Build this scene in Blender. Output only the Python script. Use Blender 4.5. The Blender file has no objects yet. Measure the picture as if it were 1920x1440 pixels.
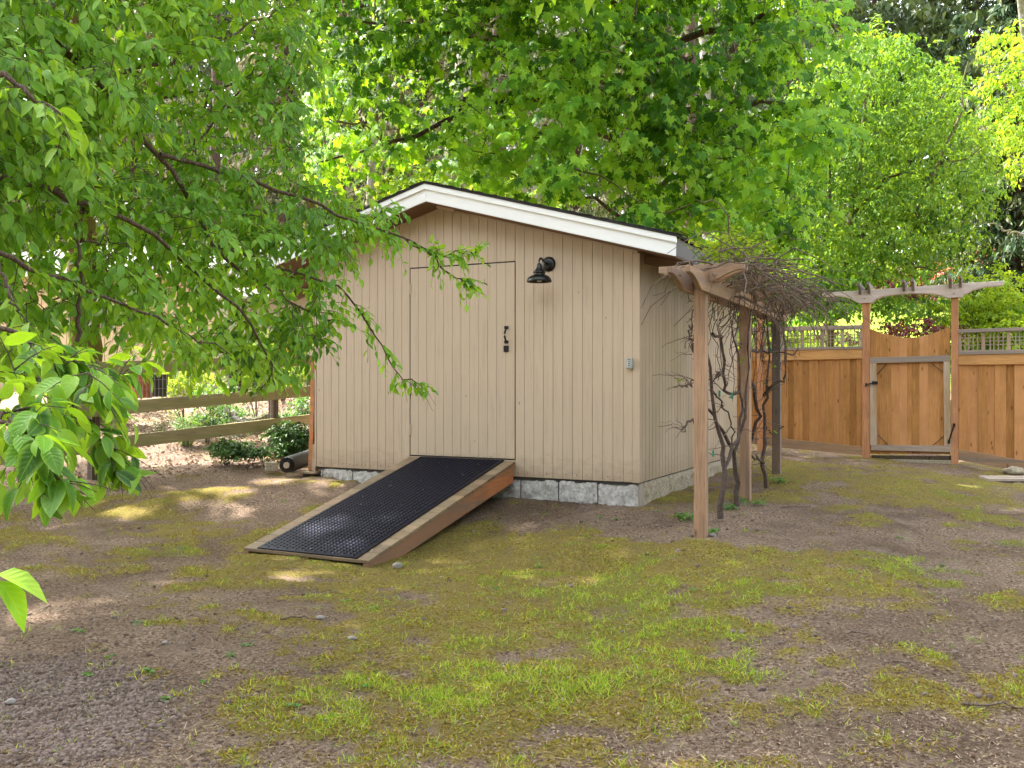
import bpy, math, random
import numpy as np
from mathutils import Vector, Matrix
random.seed(7)
rng = np.random.default_rng(11)
SC = bpy.context.scene
COL = SC.collection
E = 1.15            # eye height above the datum
F = 1740.0          # focal length in photograph pixels (1920 wide)

# ------------------------------------------------------------------ camera
cam = bpy.data.cameras.new('camera'); cam.sensor_width = 36; cam.lens = 36 * F / 1920
cam.clip_start = 0.05; cam.clip_end = 2000
co = bpy.data.objects.new('camera', cam); COL.objects.link(co)
co.location = (0, 0, E); co.rotation_euler = (math.radians(90), 0, 0)
SC.camera = co

# ------------------------------------------------------------------ sky, sun, exposure
SUN_EL, SUN_AZ = math.radians(55), math.radians(-60)        # azimuth: clockwise from +Y
S = np.array([math.sin(SUN_AZ) * math.cos(SUN_EL), math.cos(SUN_AZ) * math.cos(SUN_EL), math.sin(SUN_EL)])
w = bpy.data.worlds.new('World'); SC.world = w; w.use_nodes = True
nt = w.node_tree; nt.nodes.clear()
sky = nt.nodes.new('ShaderNodeTexSky'); sky.sky_type = 'NISHITA'; sky.sun_disc = False
sky.sun_elevation = SUN_EL; sky.sun_rotation = SUN_AZ; sky.dust_density = 4.0; sky.air_density = 1.2; sky.ozone_density = 1.0
hs = nt.nodes.new('ShaderNodeHueSaturation'); hs.inputs['Saturation'].default_value = 0.30
bg = nt.nodes.new('ShaderNodeBackground'); bg.inputs['Strength'].default_value = 0.15
wo = nt.nodes.new('ShaderNodeOutputWorld')
nt.links.new(sky.outputs[0], hs.inputs['Color']); nt.links.new(hs.outputs[0], bg.inputs[0]); nt.links.new(bg.outputs[0], wo.inputs[0])
sl = bpy.data.lights.new('sun', 'SUN'); sl.energy = 3.2; sl.angle = math.radians(0.6); sl.color = (1.0, 0.95, 0.86)
so = bpy.data.objects.new('sun', sl); COL.objects.link(so)
so.rotation_euler = Vector(S).to_track_quat('Z', 'Y').to_euler(); so.location = (0, 0, 30)
vs = SC.view_settings; vs.view_transform = 'Standard'; vs.look = 'None'; vs.gamma = 1; vs.exposure = 2.95
try: vs.use_curve_mapping = False
except Exception: pass
SC.cycles.max_bounces = 6; SC.cycles.diffuse_bounces = 3; SC.cycles.transmission_bounces = 4; SC.cycles.glossy_bounces = 2
SC.cycles.use_denoising = True

# ------------------------------------------------------------------ helpers
def P(px, py, d):
    return np.array([(px - 960) / F * d, d, E + (720 - py) / F * d])

def hsh(ix, iy, seed):
    n = (ix.astype(np.int64) * 374761393 + iy.astype(np.int64) * 668265263 + seed * 974634777) & 0xffffffff
    n = ((n ^ (n >> 13)) * 1274126177) & 0xffffffff
    n = n ^ (n >> 16)
    return (n & 0xffff) / 65535.0
def vnoise(x, y, seed=0):
    x = np.asarray(x, float); y = np.asarray(y, float)
    ix = np.floor(x); iy = np.floor(y); fx = x - ix; fy = y - iy
    fx = fx * fx * (3 - 2 * fx); fy = fy * fy * (3 - 2 * fy)
    ix = ix.astype(np.int64); iy = iy.astype(np.int64)
    a = hsh(ix, iy, seed); b = hsh(ix + 1, iy, seed); c = hsh(ix, iy + 1, seed); d = hsh(ix + 1, iy + 1, seed)
    return a + (b - a) * fx + (c - a) * fy + (a - b - c + d) * fx * fy
def fbm(x, y, seed=0, oc=4):
    s = 0; a = 0.5; t = 0
    for k in range(oc):
        s = s + a * vnoise(x * 2 ** k + 17.3 * k, y * 2 ** k + 5.1 * k, seed + k); t += a; a *= 0.5
    return s / t
def sstep(a, b, x):
    t = np.clip((x - a) / (b - a), 0, 1); return t * t * (3 - 2 * t)

def link(o, parent=None, label=None, cat=None, group=None, kind=None):
    COL.objects.link(o)
    if parent is not None: o.parent = parent
    if label: o['label'] = label
    if cat: o['category'] = cat
    if group: o['group'] = group
    if kind: o['kind'] = kind
    return o
def empty(name, loc, rz=0, label=None, cat=None, group=None):
    o = bpy.data.objects.new(name, None); o.empty_display_size = 0.2
    o.location = loc; o.rotation_euler = (0, 0, rz)
    return link(o, None, label, cat, group)
def off(parent):
    return np.array(parent.location) if parent is not None else np.zeros(3)
def big(name, V, Fs, mat, parent=None, smooth=False, fattr=None, vattr=None, world=False, **kw):
    """Fs: array (m,3)/(m,4) or list of them"""
    V = np.asarray(V, float)
    if world and parent is not None: V = V - off(parent)
    if not isinstance(Fs, (list, tuple)): Fs = [Fs]
    Fs = [np.asarray(f, np.int32) for f in Fs if len(f)]
    me = bpy.data.meshes.new(name)
    me.vertices.add(len(V)); me.vertices.foreach_set('co', V.astype(np.float32).ravel())
    nl = sum(f.size for f in Fs); npoly = sum(len(f) for f in Fs)
    me.loops.add(nl); me.polygons.add(npoly)
    me.loops.foreach_set('vertex_index', np.concatenate([f.ravel() for f in Fs]))
    tot = np.concatenate([np.full(len(f), f.shape[1], np.int32) for f in Fs])
    st = np.concatenate([[0], np.cumsum(tot)[:-1]]).astype(np.int32)
    me.polygons.foreach_set('loop_start', st)
    try: me.polygons.foreach_set('loop_total', tot)
    except Exception: pass
    if smooth: me.polygons.foreach_set('use_smooth', np.ones(npoly, bool))
    for k, a in (fattr or {}).items():
        at = me.attributes.new(k, 'FLOAT', 'FACE'); at.data.foreach_set('value', np.asarray(a, np.float32))
    for k, a in (vattr or {}).items():
        at = me.attributes.new(k, 'FLOAT', 'POINT'); at.data.foreach_set('value', np.asarray(a, np.float32))
    me.update(calc_edges=True); me.validate()
    if mat: me.materials.append(mat)
    o = bpy.data.objects.new(name, me)
    return link(o, parent, **kw)
class MB:
    def __init__(s): s.v = []; s.f = []
    def add(s, V, Fc):
        n = len(s.v); s.v += [tuple(map(float, p)) for p in V]; s.f += [tuple(n + i for i in f) for f in Fc]; return s
    def box(s, x0, x1, y0, y1, z0, z1):
        V = [(x0, y0, z0), (x1, y0, z0), (x1, y1, z0), (x0, y1, z0), (x0, y0, z1), (x1, y0, z1), (x1, y1, z1), (x0, y1, z1)]
        return s.add(V, [(0, 3, 2, 1), (4, 5, 6, 7), (0, 1, 5, 4), (1, 2, 6, 5), (2, 3, 7, 6), (3, 0, 4, 7)])
    def prism(s, poly, y0, y1, axis='y'):
        """poly of (a,z) counter-clockwise seen from -y; extruded from y0 to y1"""
        n = len(poly)
        if axis == 'y': A = [(a, y0, z) for a, z in poly] + [(a, y1, z) for a, z in poly]
        else: A = [(y0, a, z) for a, z in poly] + [(y1, a, z) for a, z in poly]
        fs = [tuple(range(n)), tuple(range(2 * n - 1, n - 1, -1))] + [(i, i + n, (i + 1) % n + n, (i + 1) % n) for i in range(n)]
        if axis != 'y': fs = [tuple(reversed(f)) for f in fs]
        return s.add(A, fs)
    def tube(s, pts, rad, sides=8, cap=True):
        V, Q = tubes(np.array([pts], float), np.array([rad if hasattr(rad, '__len__') else [rad] * len(pts)], float), sides)
        n = len(s.v); s.v += [tuple(p) for p in V]; s.f += [tuple(int(n + i) for i in f) for f in Q]
        if cap:
            m = len(pts); s.f.append(tuple(n + i for i in range(sides))[::-1]); s.f.append(tuple(n + (m - 1) * sides + i for i in range(sides)))
        return s
    def lathe(s, prof, c=(0, 0, 0), seg=24):
        n = len(s.v)
        for r, z in prof:
            for i in range(seg):
                a = 2 * math.pi * i / seg; s.v.append((c[0] + r * math.cos(a), c[1] + r * math.sin(a), c[2] + z))
        for j in range(len(prof) - 1):
            for i in range(seg):
                k = (i + 1) % seg; s.f.append((n + j * seg + i, n + j * seg + k, n + (j + 1) * seg + k, n + (j + 1) * seg + i))
        return s
    def xf(s, M):
        s.v = [tuple(M @ Vector(p)) for p in s.v]; return s
    def build(s, name, mat, parent=None, bevel=0, smooth=False, **kw):
        me = bpy.data.meshes.new(name); me.from_pydata(s.v, [], s.f)
        me.materials.append(mat)
        if smooth:
            me.polygons.foreach_set('use_smooth', np.ones(len(me.polygons), bool))
        me.update()
        o = bpy.data.objects.new(name, me)
        if bevel:
            b = o.modifiers.new('b', 'BEVEL'); b.width = bevel; b.segments = 1; b.limit_method = 'ANGLE'
        return link(o, parent, **kw)
def tubes(Pm, R, sides=5):
    """Pm (N,m,3), R (N,m) -> verts, quads"""
    N, m, _ = Pm.shape
    T = np.gradient(Pm, axis=1); T /= np.linalg.norm(T, axis=2, keepdims=True) + 1e-9
    up = np.where(np.abs(T[:, :1, 2:3]) > 0.9, np.array([[[1., 0, 0]]]), np.array([[[0, 0, 1.]]]))
    A = np.cross(T, up); A /= np.linalg.norm(A, axis=2, keepdims=True) + 1e-9
    B = np.cross(T, A)
    ang = np.arange(sides) * 2 * math.pi / sides
    V = Pm[:, :, None, :] + R[:, :, None, None] * (np.cos(ang)[None, None, :, None] * A[:, :, None, :] + np.sin(ang)[None, None, :, None] * B[:, :, None, :])
    V = V.reshape(-1, 3)
    i = np.arange(sides); k = (i + 1) % sides
    base = (np.arange(N) * m * sides)[:, None, None] + (np.arange(m - 1) * sides)[None, :, None]
    Q = np.stack([base + i, base + sides + i, base + sides + k, base + k], axis=-1).reshape(-1, 4)
    return V, Q
def spline(pts, n):
    pts = np.asarray(pts, float); k = len(pts)
    if k < 3:
        t = np.linspace(0, 1, n)[:, None]; return pts[0] * (1 - t) + pts[-1] * t
    ext = np.vstack([2 * pts[0] - pts[1], pts, 2 * pts[-1] - pts[-2]])
    out = []
    for t in np.linspace(0, k - 1 - 1e-6, n):
        i = int(t); f = t - i; p0, p1, p2, p3 = ext[i:i + 4]
        out.append(0.5 * ((2 * p1) + (-p0 + p2) * f + (2 * p0 - 5 * p1 + 4 * p2 - p3) * f * f + (-p0 + 3 * p1 - 3 * p2 + p3) * f ** 3))
    return np.array(out)
def norm(a): return a / (np.linalg.norm(a, axis=-1, keepdims=True) + 1e-9)
def wob(pts, amp, seed=0):
    r = np.random.default_rng(seed); o = r.normal(0, amp, pts.shape); o[0] *= 0.2; return pts + o

# ------------------------------------------------------------------ materials
class N:
    def __init__(s, name):
        s.m = bpy.data.materials.new(name); s.m.use_nodes = True; s.t = s.m.node_tree; s.t.nodes.clear()
        s.o = s.t.nodes.new('ShaderNodeOutputMaterial')
    def n(s, typ, ins=None, **pr):
        nd = s.t.nodes.new('ShaderNode' + typ)
        for k, v in pr.items(): setattr(nd, k, v)
        for k, v in (ins or {}).items(): s.i(nd.inputs[k], v)
        return nd
    def i(s, sock, v):
        if isinstance(v, bpy.types.NodeSocket): s.t.links.new(v, sock)
        elif isinstance(v, bpy.types.Node): s.t.links.new(v.outputs[0], sock)
        elif isinstance(v, tuple) and len(v) == 3 and sock.type == 'RGBA': sock.default_value = (*v, 1)
        else: sock.default_value = v
    def coord(s, scale=(1, 1, 1), kind='Object', rot=(0, 0, 0)):
        tc = s.n('TexCoord'); mp = s.n('Mapping', {'Scale': scale, 'Rotation': rot}); s.t.links.new(tc.outputs[kind], mp.inputs[0]); return mp.outputs[0]
    def noise(s, vec, scale, detail=4, rough=0.55, dist=0.0):
        return s.n('TexNoise', {'Vector': vec, 'Scale': scale, 'Detail': detail, 'Roughness': rough, 'Distortion': dist}).outputs['Fac']
    def ramp(s, fac, stops, interp='LINEAR'):
        r = s.n('ValToRGB', {'Fac': fac}); cr = r.color_ramp; cr.interpolation = interp
        while len(cr.elements) < len(stops): cr.elements.new(0.5)
        for e, (p, c) in zip(cr.elements, stops): e.position = p; e.color = (*c, 1) if len(c) == 3 else c
        return r.outputs[0]
    def mix(s, fac, a, b, blend='MIX'):
        m = s.n('Mix', data_type='RGBA', blend_type=blend); s.i(m.inputs['Factor'], fac)
        s.i(m.inputs[6], a); s.i(m.inputs[7], b); return m.outputs[2]
    def math(s, op, a, b=0.0, clamp=False):
        m = s.n('Math', operation=op, use_clamp=clamp); s.i(m.inputs[0], a); s.i(m.inputs[1], b); return m.outputs[0]
    def attr(s, name): return s.n('Attribute', attribute_name=name).outputs['Fac']
    def rnd(s): return s.n('ObjectInfo').outputs['Random']
    def add_obj(s, vec):
        """shift a texture vector by the object's random so copies differ"""
        r = s.math('MULTIPLY', s.rnd(), 37.0); c = s.n('CombineXYZ', {'X': r, 'Y': r, 'Z': r})
        return s.n('VectorMath', {0: vec, 1: c}, operation='ADD').outputs[0]
    def bump(s, h, strength=0.5, dist=0.01, nrm=None):
        b = s.n('Bump', {'Height': h, 'Strength': strength, 'Distance': dist})
        if nrm is not None: s.i(b.inputs['Normal'], nrm)
        return b.outputs[0]
    def out(s, col, rough=0.7, bump=None, spec=0.4, metal=0.0, extra=None):
        p = s.n('BsdfPrincipled', {'Base Color': col, 'Roughness': rough, 'Specular IOR Level': spec, 'Metallic': metal})
        if bump is not None: s.i(p.inputs['Normal'], bump)
        if extra: 
            for k, v in extra.items(): s.i(p.inputs[k], v)
        s.p = p; s.t.links.new(p.outputs[0], s.o.inputs[0]); return s.m

def mat_siding(name, col, mossy=0.0):
    n = N(name); v = n.coord((1, 1, 1)); 
    big_ = n.noise(v, 1.3, 3); fine = n.noise(n.coord((60, 60, 2.5)), 1.0, 3, 0.6); cross = n.noise(n.coord((4, 4, 120)), 1.0, 3, 0.7)
    c = n.mix(n.math('MULTIPLY', big_, 0.5), col, tuple(x * 0.80 for x in col))
    c = n.mix(n.ramp(fine, [(0.35, (1, 1, 1)), (0.45, (0, 0, 0))]), c, tuple(x * 0.86 for x in col))
    sp = n.noise(v, 95.0, 2, 0.5); c = n.mix(n.ramp(sp, [(0.70, (0, 0, 0)), (0.75, (0.6, 0.6, 0.6))]), c, tuple(x * 0.5 for x in col))
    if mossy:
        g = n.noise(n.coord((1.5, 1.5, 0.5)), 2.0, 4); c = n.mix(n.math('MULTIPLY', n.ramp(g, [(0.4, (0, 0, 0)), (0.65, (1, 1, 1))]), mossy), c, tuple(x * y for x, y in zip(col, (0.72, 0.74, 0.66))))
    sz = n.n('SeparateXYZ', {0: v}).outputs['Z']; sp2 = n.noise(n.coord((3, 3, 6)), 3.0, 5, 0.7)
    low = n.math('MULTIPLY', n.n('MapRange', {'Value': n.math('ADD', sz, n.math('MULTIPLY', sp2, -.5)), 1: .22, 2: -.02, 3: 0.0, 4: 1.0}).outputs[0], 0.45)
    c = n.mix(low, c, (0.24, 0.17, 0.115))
    st = n.noise(n.coord((14, 14, .5)), 1.0, 4, 0.6); c = n.mix(n.math('MULTIPLY', n.ramp(st, [(0.52, (0, 0, 0)), (0.7, (1, 1, 1))]), .22), c, tuple(x * .62 for x in col))
    h = n.math('ADD', n.math('MULTIPLY', fine, 0.6), n.math('MULTIPLY', cross, 0.7))
    return n.out(c, 0.62, n.bump(h, 0.45, 0.004), 0.3)
def mat_wood(name, c1, c2, c3=None, grain=(26, 26, 1.6), rough=0.75, knots=True, weather=None, wf=0.4, vary=0.35, bumpk=0.5):
    n = N(name); v = n.add_obj(n.coord((1, 1, 1)))
    mp = n.n('Mapping', {'Vector': v, 'Scale': grain}).outputs[0]
    g1 = n.noise(mp, 1.0, 5, 0.6, 0.6); g2 = n.noise(mp, 4.0, 3, 0.6)
    c = n.mix(n.ramp(g1, [(0.3, (0, 0, 0)), (0.7, (1, 1, 1))]), c1, c2)
    c = n.mix(n.math('MULTIPLY', n.ramp(g2, [(0.35, (1, 1, 1)), (0.5, (0, 0, 0))]), 0.5), c, tuple(x * 0.55 for x in c1))
    if c3: c = n.mix(n.math('MULTIPLY', n.rnd(), 0.8), c, c3)
    bl = n.noise(v, 2.2, 4); c = n.mix(n.math('MULTIPLY', n.ramp(bl, [(0.42, (0, 0, 0)), (0.7, (1, 1, 1))]), 0.45), c, tuple(x * 0.5 for x in c1))
    if knots:
        kv = n.n('Mapping', {'Vector': v, 'Scale': (9, 9, 3.2)}).outputs[0]
        vo = n.n('TexVoronoi', {'Vector': kv, 'Scale': 1.0, 'Randomness': 1.0}).outputs['Distance']
        c = n.mix(n.ramp(vo, [(0.06, (0.8, 0.8, 0.8)), (0.14, (0, 0, 0))]), c, tuple(x * 0.28 for x in c1))
    if weather:
        wn = n.noise(n.n('Mapping', {'Vector': v, 'Scale': (grain[0] * .25, grain[1] * .25, grain[2] * .6)}).outputs[0], 1.0, 5, 0.65)
        c = n.mix(n.ramp(wn, [(0.5 - wf * .3, (0, 0, 0)), (0.72 - wf * .3, (1, 1, 1))]), c, weather)
    sc = n.math('ADD', n.math('MULTIPLY', n.rnd(), vary), 1.0 - vary * 0.5)
    c = n.n('VectorMath', {0: c, 3: sc}, operation='SCALE').outputs[0]
    h = n.math('ADD', g1, n.math('MULTIPLY', g2, 0.5))
    return n.out(c, rough, n.bump(h, bumpk, 0.004), 0.3)
def mat_plain(name, col, rough=0.5, spec=0.4, metal=0.0, nz=0.25, scale=12, bumpk=0.15, bd=0.003):
    n = N(name); v = n.coord(); f = n.noise(v, scale, 5, 0.6)
    c = n.mix(f, col, tuple(x * (1 - nz) for x in col))
    return n.out(c, rough, n.bump(n.noise(v, scale * 6, 3), bumpk, bd), spec, metal)
def mat_leaf(name, cols, trans=0.4, tcol=None, rough=0.42, spec=0.35, edge=None, veins=False):
    n = N(name)
    r = n.math('FRACT', n.math('ADD', n.attr('rnd'), n.rnd()))
    k = len(cols); c = n.ramp(r, [(i / (k - 1), cc) for i, cc in enumerate(cols)])
    bn = None
    if edge:
        e = n.attr('edge'); nz = n.noise(n.coord((1, 1, 1)), 45.0 if not veins else 3.0, 2)
        ee = n.math('ADD', n.ramp(e, [(0.55, (0, 0, 0)), (1.0, (1, 1, 1))]), n.math('MULTIPLY', n.math('SUBTRACT', nz, 0.5), 0.9), clamp=True)
        c = n.mix(n.math('MULTIPLY', ee, 0.6), c, edge)
        vw = n.math('SINE', n.math('MULTIPLY', n.math('SUBTRACT', n.attr('along'), n.math('MULTIPLY', e, .22)), 52.0)); bn = n.bump(vw, .25, .0012)
        c = n.mix(n.math('MULTIPLY', n.ramp(vw, [(0.7, (0, 0, 0)), (1.0, (1, 1, 1))]), .05), c, edge)
        mid = n.ramp(e, [(0.0, (1, 1, 1)), (0.10, (0, 0, 0))]); c = n.mix(n.math('MULTIPLY', mid, 0.5), c, edge)
    gm = n.n('NewGeometry').outputs['Backfacing']
    c = n.mix(n.math('MULTIPLY', gm, 0.35), c, tuple(min(1, x * 1.25 + 0.03) for x in cols[-1]))
    p = n.n('BsdfPrincipled', {'Base Color': c, 'Roughness': rough, 'Specular IOR Level': spec})
    if bn is not None: n.i(p.inputs['Normal'], bn)
    t = n.n('BsdfTranslucent', {'Color': n.mix(1.0, c, tcol or (1.6, 1.5, 0.5), 'MULTIPLY')})
    mx = n.n('MixShader', {0: trans}); n.t.links.new(p.outputs[0], mx.inputs[1]); n.t.links.new(t.outputs[0], mx.inputs[2])
    n.t.links.new(mx.outputs[0], n.o.inputs[0]); return n.m
def mat_bark(name, c1, c2, moss=None, mf=0.4, scale=1.0):
    n = N(name); v = n.coord((9 * scale, 9 * scale, 2.2 * scale)); f = n.noise(v, 1.5, 6, 0.65, 0.4)
    vo = n.n('TexVoronoi', {'Vector': v, 'Scale': 2.2}, feature='DISTANCE_TO_EDGE').outputs['Distance']
    c = n.mix(n.ramp(f, [(0.3, (0, 0, 0)), (0.7, (1, 1, 1))]), c1, c2)
    c = n.mix(n.ramp(vo, [(0.0, (0.7, 0.7, 0.7)), (0.12, (0, 0, 0))]), c, tuple(x * 0.35 for x in c1))
    if moss:
        g = n.noise(n.coord(), 3.0 * scale, 5); c = n.mix(n.ramp(g, [(0.55 - mf * .3, (0, 0, 0)), (0.66 - mf * .3, (1, 1, 1))]), c, moss)
    return n.out(c, 0.9, n.bump(n.math('ADD', f, vo), 0.7, 0.02), 0.2)

TAN = (0.535, 0.418, 0.315)
M = {}
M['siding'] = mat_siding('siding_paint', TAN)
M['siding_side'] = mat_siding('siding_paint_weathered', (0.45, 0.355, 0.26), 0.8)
M['soffit'] = mat_plain('soffit_paint', (0.20, 0.115, 0.07), 0.75, 0.2)
M['white'] = mat_plain('white_paint', (0.86, 0.87, 0.90), 0.45, 0.4, nz=0.05)
M['shade_fascia'] = mat_plain('eave_fascia_shaded', (0.115, 0.10, 0.108), 0.6, 0.2)  # shade of the side eave put into the fascia colour
M['shingle'] = mat_plain('asphalt_shingle', (0.05, 0.047, 0.047), 0.95, 0.1, nz=0.5, scale=40, bumpk=0.6)
n = N('split_face_block'); v = n.coord()
f1 = n.noise(v, 30, 6, 0.7); f2 = n.noise(n.coord((3, 3, 3), rot=(0.4, 0.6, 0)), 9, 5, 0.7)
M['block'] = n.out(n.ramp(n.math('MULTIPLY', n.math('ADD', f1, f2), 0.5), [(0.36, (0.15, 0.145, 0.14)), (0.46, (0.40, 0.385, 0.375)), (0.6, (0.60, 0.58, 0.56))]), 0.9, n.bump(f1, 0.8, 0.012), 0.2)
n = N('foundation_side'); v = n.coord(); f1 = n.noise(v, 45, 6, 0.75)
M['block_side'] = n.out(n.ramp(f1, [(0.3, (0.13, 0.11, 0.075)), (0.5, (0.34, 0.29, 0.215)), (0.68, (0.48, 0.43, 0.33))]), 0.95, n.bump(f1, 0.8, 0.01), 0.15)
M['block_smooth'] = mat_plain('smooth_block_corner', (0.36, 0.31, 0.26), 0.9, 0.2, nz=0.3, scale=8)
M['mortar'] = mat_plain('mortar_joint', (0.10, 0.095, 0.09), 0.95, 0.1)
M['black'] = mat_plain('black_metal', (0.005, 0.005, 0.007), 0.33, 0.5, nz=0.2)
M['cedar'] = mat_wood('cedar_fence', (0.50, 0.215, 0.055), (0.70, 0.345, 0.11), (0.40, 0.20, 0.10), vary=0.65)
M['cedar_red'] = mat_wood('cedar_post', (0.48, 0.21, 0.10), (0.60, 0.30, 0.16), vary=0.15, knots=False)
M['kick'] = mat_wood('kick_board', (0.30, 0.17, 0.09), (0.42, 0.25, 0.14), grain=(1.6, 26, 26), vary=0.15, weather=(0.20, 0.15, 0.115), wf=0.3)
M['band'] = mat_wood('fence_band_board', (0.54, 0.27, 0.095), (0.66, 0.36, 0.15), grain=(1.6, 26, 26), vary=0.15, knots=False)
M['grey_wood'] = mat_wood('weathered_rail', (0.42, 0.31, 0.23), (0.55, 0.44, 0.35), grain=(1.6, 22, 22), vary=0.2, weather=(0.27, 0.22, 0.20), wf=0.6, knots=False, bumpk=0.9)
M['arbor'] = mat_wood('weathered_arbor_beam', (0.60, 0.50, 0.46), (0.72, 0.62, 0.57), grain=(1.6, 22, 22), vary=0.2, weather=(0.50, 0.42, 0.40), wf=0.4, knots=False)
M['arbor_x'] = mat_wood('weathered_arbor_rafter', (0.20, 0.13, 0.09), (0.30, 0.22, 0.17), grain=(22, 1.6, 22), vary=0.2, weather=(0.20, 0.18, 0.17), wf=0.6, knots=False)
M['lattice'] = mat_wood('lattice_wood', (0.34, 0.22, 0.12), (0.46, 0.32, 0.20), vary=0.4, weather=(0.40, 0.33, 0.28), wf=0.4, knots=False)
M['perg'] = mat_wood('pergola_post_wood', (0.34, 0.195, 0.115), (0.48, 0.305, 0.20), grain=(30, 30, 1.4), vary=0.25, weather=(0.17, 0.12, 0.09), wf=0.22)
M['perg_shade'] = mat_wood('pergola_post_shade', (0.15, 0.095, 0.065), (0.22, 0.145, 0.10), grain=(30, 30, 1.4), vary=0.1, weather=(0.14, 0.12, 0.11), wf=0.4)  # shade on the farthest post put into its wood colour
M['perg_y'] = mat_wood('pergola_beam_wood', (0.31, 0.185, 0.11), (0.44, 0.29, 0.185), grain=(24, 1.6, 24), vary=0.3, weather=(0.24, 0.165, 0.12), wf=0.4, knots=False)
M['perg_x'] = mat_wood('pergola_rafter_wood', (0.31, 0.185, 0.11), (0.44, 0.29, 0.185), grain=(1.6, 24, 24), vary=0.3, weather=(0.25, 0.175, 0.13), wf=0.4, knots=False)
M['rail'] = mat_wood('mossy_rail', (0.24, 0.20, 0.115), (0.36, 0.30, 0.18), grain=(1.5, 20, 20), vary=0.2, weather=(0.20, 0.19, 0.075), wf=0.4, knots=False)
M['rail_post'] = mat_wood('dark_fence_post', (0.06, 0.042, 0.026), (0.11, 0.075, 0.045), vary=0.4)
M['ramp_side'] = mat_wood('ramp_timber', (0.52, 0.17, 0.05), (0.60, 0.25, 0.10), grain=(20, 1.4, 20), vary=0.1, weather=(0.23, 0.16, 0.115), wf=0.2)
_m = M['ramp_side'].node_tree; _p = [q for q in _m.nodes if q.type == 'BSDF_PRINCIPLED'][0]; _src = _p.inputs['Base Color'].links[0].from_socket
_tc = _m.nodes.new('ShaderNodeTexCoord'); _sx = _m.nodes.new('ShaderNodeSeparateXYZ'); _nz = _m.nodes.new('ShaderNodeTexNoise'); _nz.inputs['Scale'].default_value = 7; _nz.inputs['Detail'].default_value = 5
_ad = _m.nodes.new('ShaderNodeMath'); _ad.operation = 'ADD'; _mr = _m.nodes.new('ShaderNodeMapRange'); _mr.inputs[1].default_value = .55; _mr.inputs[2].default_value = -.55; _mr.inputs[4].default_value = .8
_mx = _m.nodes.new('ShaderNodeMix'); _mx.data_type = 'RGBA'; _mx.inputs[7].default_value = (0.15, 0.10, 0.065, 1)
_m.links.new(_tc.outputs['Object'], _sx.inputs[0]); _m.links.new(_tc.outputs['Object'], _nz.inputs['Vector']); _m.links.new(_sx.outputs['Y'], _ad.inputs[0]); _m.links.new(_nz.outputs['Fac'], _ad.inputs[1])
_m.links.new(_ad.outputs[0], _mr.inputs[0]); _m.links.new(_mr.outputs[0], _mx.inputs['Factor']); _m.links.new(_src, _mx.inputs[6]); _m.links.new(_mx.outputs[2], _p.inputs['Base Color'])
M['ramp_board'] = mat_wood('ramp_edge_board', (0.19, 0.12, 0.068), (0.29, 0.195, 0.12), grain=(22, 2, 22), vary=0.55, weather=(0.17, 0.125, 0.08), wf=0.45, knots=False)
M['rubber'] = mat_plain('black_rubber_mat', (0.0016, 0.0032, 0.0125), 0.36, 0.07, nz=0.35, scale=5, bumpk=0.08)
M['bark_maple'] = mat_bark('maple_bark', (0.10, 0.075, 0.05), (0.19, 0.15, 0.115), (0.085, 0.085, 0.02), 0.5)
M['bark_red'] = mat_bark('fir_bark', (0.05, 0.03, 0.022), (0.10, 0.065, 0.05), None)
M['bark_grey'] = mat_bark('alder_bark', (0.16, 0.14, 0.12), (0.33, 0.31, 0.28), (0.13, 0.13, 0.06), 0.3)
M['bark_moss'] = mat_bark('mossy_bark', (0.14, 0.075, 0.03), (0.20, 0.11, 0.045), (0.085, 0.075, 0.012), 0.7)
M['bark_plum'] = mat_bark('plum_bark', (0.085, 0.055, 0.042), (0.16, 0.12, 0.095), None, scale=4)
M['vine'] = mat_bark('vine_bark', (0.075, 0.05, 0.04), (0.17, 0.125, 0.11), None, scale=5)
M['vine_pale'] = mat_bark('vine_cane', (0.15, 0.105, 0.08), (0.27, 0.21, 0.17), None, scale=5)
M['leaf_plum'] = mat_leaf('plum_leaf', [(0.028, 0.09, 0.012), (0.065, 0.18, 0.018), (0.13, 0.30, 0.026), (0.26, 0.44, 0.05)], 0.40, (1.7, 1.5, 0.35), 0.38, 0.28, edge=(0.22, 0.40, 0.05))
M['leaf_maple'] = mat_leaf('maple_leaf', [(0.035, 0.11, 0.014), (0.08, 0.22, 0.024), (0.14, 0.33, 0.032), (0.25, 0.45, 0.05)], 0.42, (1.7, 1.5, 0.3), 0.5, 0.12)
M['leaf_small'] = mat_leaf('small_tree_leaf', [(0.024, 0.07, 0.010), (0.05, 0.13, 0.016), (0.09, 0.195, 0.024), (0.17, 0.28, 0.04)], 0.42, (1.7, 1.5, 0.35), 0.55, 0.12)
M['leaf_yellow'] = mat_leaf('yellow_sun_tint_leaf', [(0.09, 0.20, 0.018), (0.19, 0.32, 0.025), (0.32, 0.42, 0.045)], 0.5, (1.6, 1.4, 0.4), 0.55, 0.12)  # yellow leaf colour, on the vine maple with sunlight painted in
M['leaf_fir'] = mat_leaf('fir_needles', [(0.018, 0.045, 0.016), (0.035, 0.07, 0.026), (0.065, 0.10, 0.04), (0.12, 0.14, 0.065)], 0.15, (1.3, 1.3, 0.6), 0.6, 0.2)
M['leaf_fir_pale'] = mat_leaf('lichened_fir_needles', [(0.06, 0.075, 0.03), (0.11, 0.12, 0.06), (0.18, 0.18, 0.10), (0.26, 0.25, 0.15)], 0.2, (1.3, 1.2, 0.7), 0.6, 0.2)
M['leaf_red'] = mat_leaf('purple_leaf', [(0.03, 0.008, 0.011), (0.065, 0.014, 0.016), (0.12, 0.026, 0.022)], 0.35, (1.6, 0.6, 0.5), 0.5, 0.3)
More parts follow.
